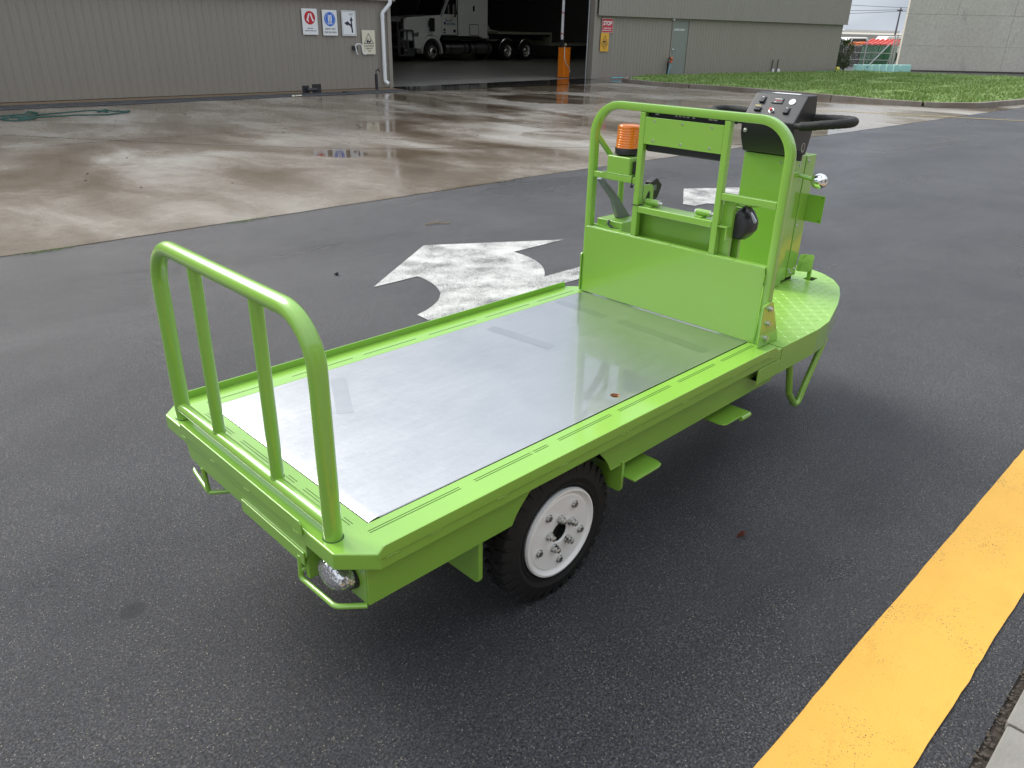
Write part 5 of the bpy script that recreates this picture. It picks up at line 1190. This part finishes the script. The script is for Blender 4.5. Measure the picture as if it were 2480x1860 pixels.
bm = bm_(); prism(bm, [(.170, .905), (.196, .925), (.204, .900), (.195, .882), (.182, .882)], 'x', 1.752, 1.762); obj('reel_tab', bm, M_blackp, rl)
bm = bm_(); bolt(bm, (1.752, .188, .899), (-1, 0, 0), .009, .006); obj('bolt', bm, M_steel, rl)
bm = bm_(); sweep(bm, [(1.765, .188, .895), (1.768, .188, .84), (1.77, .186, .62)], rectp(.022, .002), upv=(1, 0, 0)); obj('webbing', bm, M_black, rl)
bm = bm_(); sweep(bm, [(1.80, .145, .995), (1.80, .135, 1.012), (1.80, .115, 1.0), (1.80, .105, .975)], rectp(.004, .022), upv=(1, 0, 0)); obj('webbing', bm, M_black, rl)
bm = bm_(); prism(bm, rc([(.112, .995), (.104, .992), (.080, .965), (.082, .957), (.090, .957)], .004), 'x', 1.786, 1.789); obj('buckle_tongue', bm, M_chrome, rl)

# corner brackets
for y0, y1, s_ in ((-.0620, -.0555, -1), (.8335, .840, 1)):
    bm = bm_(); prism(bm, [(1.672 if s_ < 0 else 1.705, H+.003), (1.672 if s_ < 0 else 1.705, .698), (1.712, .706), (1.738, .702), (1.790, .60), (1.822, H+.003)], 'y', y0, y1); br = obj('corner_bracket', bm, M_green, cart, bev=.0012)
    for x, z in (((1.716, .681), (1.718, .623), (1.716, .567)) if s_ < 0 else ()):
        bm = bm_(); yy = y0 if s_ < 0 else y1; cyl(bm, (x, yy, z), (x, yy+s_*.003, z), .0115, 18); cyl(bm, (x, yy+s_*.003, z), (x, yy+s_*.012, z), .0080, 16); cyl(bm, (x, yy+s_*.0122, z), (x, yy+s_*.0125, z), .004, 6); obj('bolt', bm, M_steel, br)

# console column ---------------------------------------------------
cx0, cx1, cy0_, cy1_ = 2.408, 2.625, .283, .514
bm = bm_(); bx(bm, cx0, cx1-.09, cy0_, cy1_, H+.012, 1.112); col_ = obj('console_column', bm, M_green, cart, bev=.003)
bm = bm_(); bx(bm, cx1-.088, cx1, cy0_-.003, cy1_+.003, H+.02, 1.108); obj('column_cover', bm, M_green, col_, bev=.003)
bm = bm_(); bx(bm, cx0-.002, cx0+.06, cy0_-.012, cy0_, H+.001, 1.05); prism(bm, [(cx0-.002, H), (cx0-.002, .62), (cx0-.03, H)], 'y', cy0_-.012, cy0_-.008); obj('column_flange', bm, M_green, col_, bev=.002)
bm = bm_(); bx(bm, cx0+.01, cx1-.01, cy0_+.01, cy1_-.01, H, H+.02); obj('column_foot', bm, M_under, col_)
for x, z in ((cx1-.07, 1.085), (cx1-.075, .80), (cx1-.075, .59), (cx1-.02, .585), (cx1-.055, .572)):
    bm = bm_(); bolt(bm, (x, cy0_-.0035, z), (0, -1, 0), .0065, .004); ball(bm, (x, cy0_-.006, z), .0055, (1, .6, 1), 2); obj('screw', bm, M_steel, col_)
bm = bm_(); lathe(bm, [(0, .006), (-.002, .005), (-.002, .0005)], (cx0, .335, 1.085), 'x', 14); obj('screw', bm, M_steel, col_)
bm = bm_(); bx(bm, cx0-.03, cx0-.001, .287, .315, .905, .909); bx(bm, cx0-.004, cx0-.001, .287, .315, .895, .909); obj('latch_tab', bm, M_green, col_, bev=.0008)
# side plate (number holder)
bm = bm_(); bx(bm, 2.614, 2.617, .200, .280, .812, .934); spl = obj('side_plate', bm, M_green, col_, bev=.001)
for y, z in ((.212, .925), (.212, .822)):
    bm = bm_(); lathe(bm, [(-.0002, .0035), (-.0008, .003), (-.0008, .0003)], (2.614, y, z), 'x', 10); obj('screw_hole', bm, M_dgreen, spl)
# knob
bm = bm_(); cyl(bm, (2.47, .283, 1.035), (2.49, .215, 1.02), .009, 12); kn = obj('knob_stem', bm, M_green, col_)
bm = bm_(); ball(bm, (2.497, .190, 1.016), .036, (1, 1, .92), 4); obj('chrome_knob', bm, M_chrome, kn, smooth=None)
for f in bpy.data.objects['chrome_knob'].data.polygons: f.use_smooth = True
# control box
prof = [(2.352, 1.252), (2.356, 1.188), (2.392, 1.118), (2.412, 1.114), (2.505, 1.114), (2.533, 1.205), (2.540, 1.275), (2.525, 1.358), (2.448, 1.358)]
bm = bm_(); prism(bm, prof, 'y', .276, .519); cbx = obj('control_box', bm, M_black, cart, bev=.006, seg=3)
pa = Vector((2.352, 0, 1.252)); pb = Vector((2.448, 0, 1.358)); pdn = (pb-pa).normalized()
Mp = Matrix.Identity(4)
ux = Vector((0, -1, 0)); uy = pdn; uz = ux.cross(uy)
for i in range(3): Mp[i][0] = ux[i]; Mp[i][1] = uy[i]; Mp[i][2] = uz[i]
O = Vector((2.3985, .398, 1.303)); Mp = T_(O) @ Mp
def PN(x, z_, y=0): return Mp @ T_((x, y, z_))
def sw(yv, s, w=.026, h=.036, t=.006):
    M5 = Mp @ T_(((.398-yv), s, 0))
    bm = bm_(); prism(bm, rrect(w, h, .003), 'z', 0, .002, M5); k_ = obj('rocker_switch', bm, M_blackp, cbx)
    bm = bm_(); prism(bm, [(-h*.42, 0.002), (h*.42, .002), (h*.42, .004), (0, .0065), (-h*.42, .010)], 'x', -w*.4, w*.4, M5); obj('rocker', bm, M_blackp, k_, bev=.001)
    bm = bm_(); bx(bm, -.004, .004, .008, .0105, .0075, .0085, M5) ; obj('mark', bm, M_whitep, k_)
sw(.470, .036); sw(.470, -.013, .034, .022); sw(.338, -.010)
bm = bm_(); M5 = Mp @ T_((-.072, -.002, 0)); bx(bm, -.014, .012, -.001, .002, .0105, .0112, M5); obj('yellow_print', bm, M_yplastic, cbx)
bm = bm_(); M5 = Mp @ T_((-.003, .036, 0)); prism(bm, rrect(.050, .026, .002), 'z', 0, .004, M5); dsp = obj('display', bm, M_blackp, cbx, bev=.001)
bm = bm_(); bx(bm, -.014, .018, .007, .009, .004, .0046, M5); bx(bm, -.012, -.002, -.008, -.006, .004, .0046, M5); obj('display_print', bm, M_whitep, dsp)
bm = bm_(); bx(bm, -.012, .014, -.001, .0015, .004, .0046, M5); obj('display_digits', bm, M_red, dsp)
bm = bm_(); M5 = Mp @ T_((.064, .036, 0)); disc(bm, .0145, M5, .003, 30); ga = obj('gauge', bm, M_whitep, cbx, bev=.001)
bm = bm_(); bx(bm, -.001, .001, 0, .009, .003, .0035, M5 @ Matrix.Rotation(.6, 4, 'Z')); obj('needle', bm, M_blackp, ga)
bm = bm_(); M5 = Mp @ T_((-.008, -.014, 0)); disc(bm, .0115, M5, .002, 24); cyl(bm, M5 @ Vector((0, 0, .002)), M5 @ Vector((0, 0, .006)), .008, 6); bt = obj('button_collar', bm, M_steel, cbx)
bm = bm_(); cyl(bm, M5 @ Vector((0, 0, .006)), M5 @ Vector((0, 0, .014)), .006, 16); obj('button', bm, M_red, bt)
bm = bm_(); sheet(bm, [(2.452, .452), (2.507, .452), (2.507, .338), (2.452, .322)], 1.3586); tl_ = obj('top_label', bm, S_white, cbx)
bm = bm_(); bolt(bm, (2.354, .496, 1.208), (-1, 0, 0), .007, .004); ball(bm, (2.352, .496, 1.208), .0065, (.6, 1, 1), 2); obj('screw', bm, M_steel, cbx)
# handles
def handle(s_, y0):
    Y = lambda d: y0+s_*d
    pts = [(2.360, Y(-.0), 1.243), (2.362, Y(-.05), 1.246), (2.366, Y(-.11), 1.256), (2.388, Y(-.168), 1.264), (2.448, Y(-.196), 1.268), (2.512, Y(-.172), 1.270), (2.530, Y(-.09), 1.268), (2.530, Y(0.01), 1.262)]
    P = [Vector(p) for p in pts]
    out = []
    for i in range(len(P)-1):       # Catmull-Rom
        p0 = P[max(0, i-1)]; p1 = P[i]; p2_ = P[i+1]; p3 = P[min(len(P)-1, i+2)]
        for k in range(7):
            t = k/7; out.append(.5*((2*p1)+(-p0+p2_)*t+(2*p0-5*p1+4*p2_-p3)*t*t+(-p0+3*p1-3*p2_+p3)*t**3))
    out.append(P[-1])
    bm = bm_(); n = len(out); sc_ = [(.012 if i < 4 else .0182+.0006*math.sin(i*2.4)) for i in range(n)]
    sweep(bm, out, circ(1, 18), scales=sc_); return obj('handlebar', bm, M_foam, cart, smooth=60)
handle(1, .276)
handle(-1, .519)
# key ring
bm = bm_(); cyl(bm, (2.42, .272, 1.130), (2.42, .255, 1.128), .013, 12); cyl(bm, (2.42, .262, 1.128), (2.42, .262, 1.10), .012, 12); kk = obj('key_switch', bm, M_blackp, cbx)
bm = bm_(); tube(bm, [(2.42+.013*math.cos(a), .252, 1.155+.018*math.sin(a)) for a in [k*PI/8 for k in range(16)]], .0014, 6, closed=True); bx(bm, 2.417, 2.423, .250, .254, 1.075, 1.10); obj('key', bm, M_steel, kk)
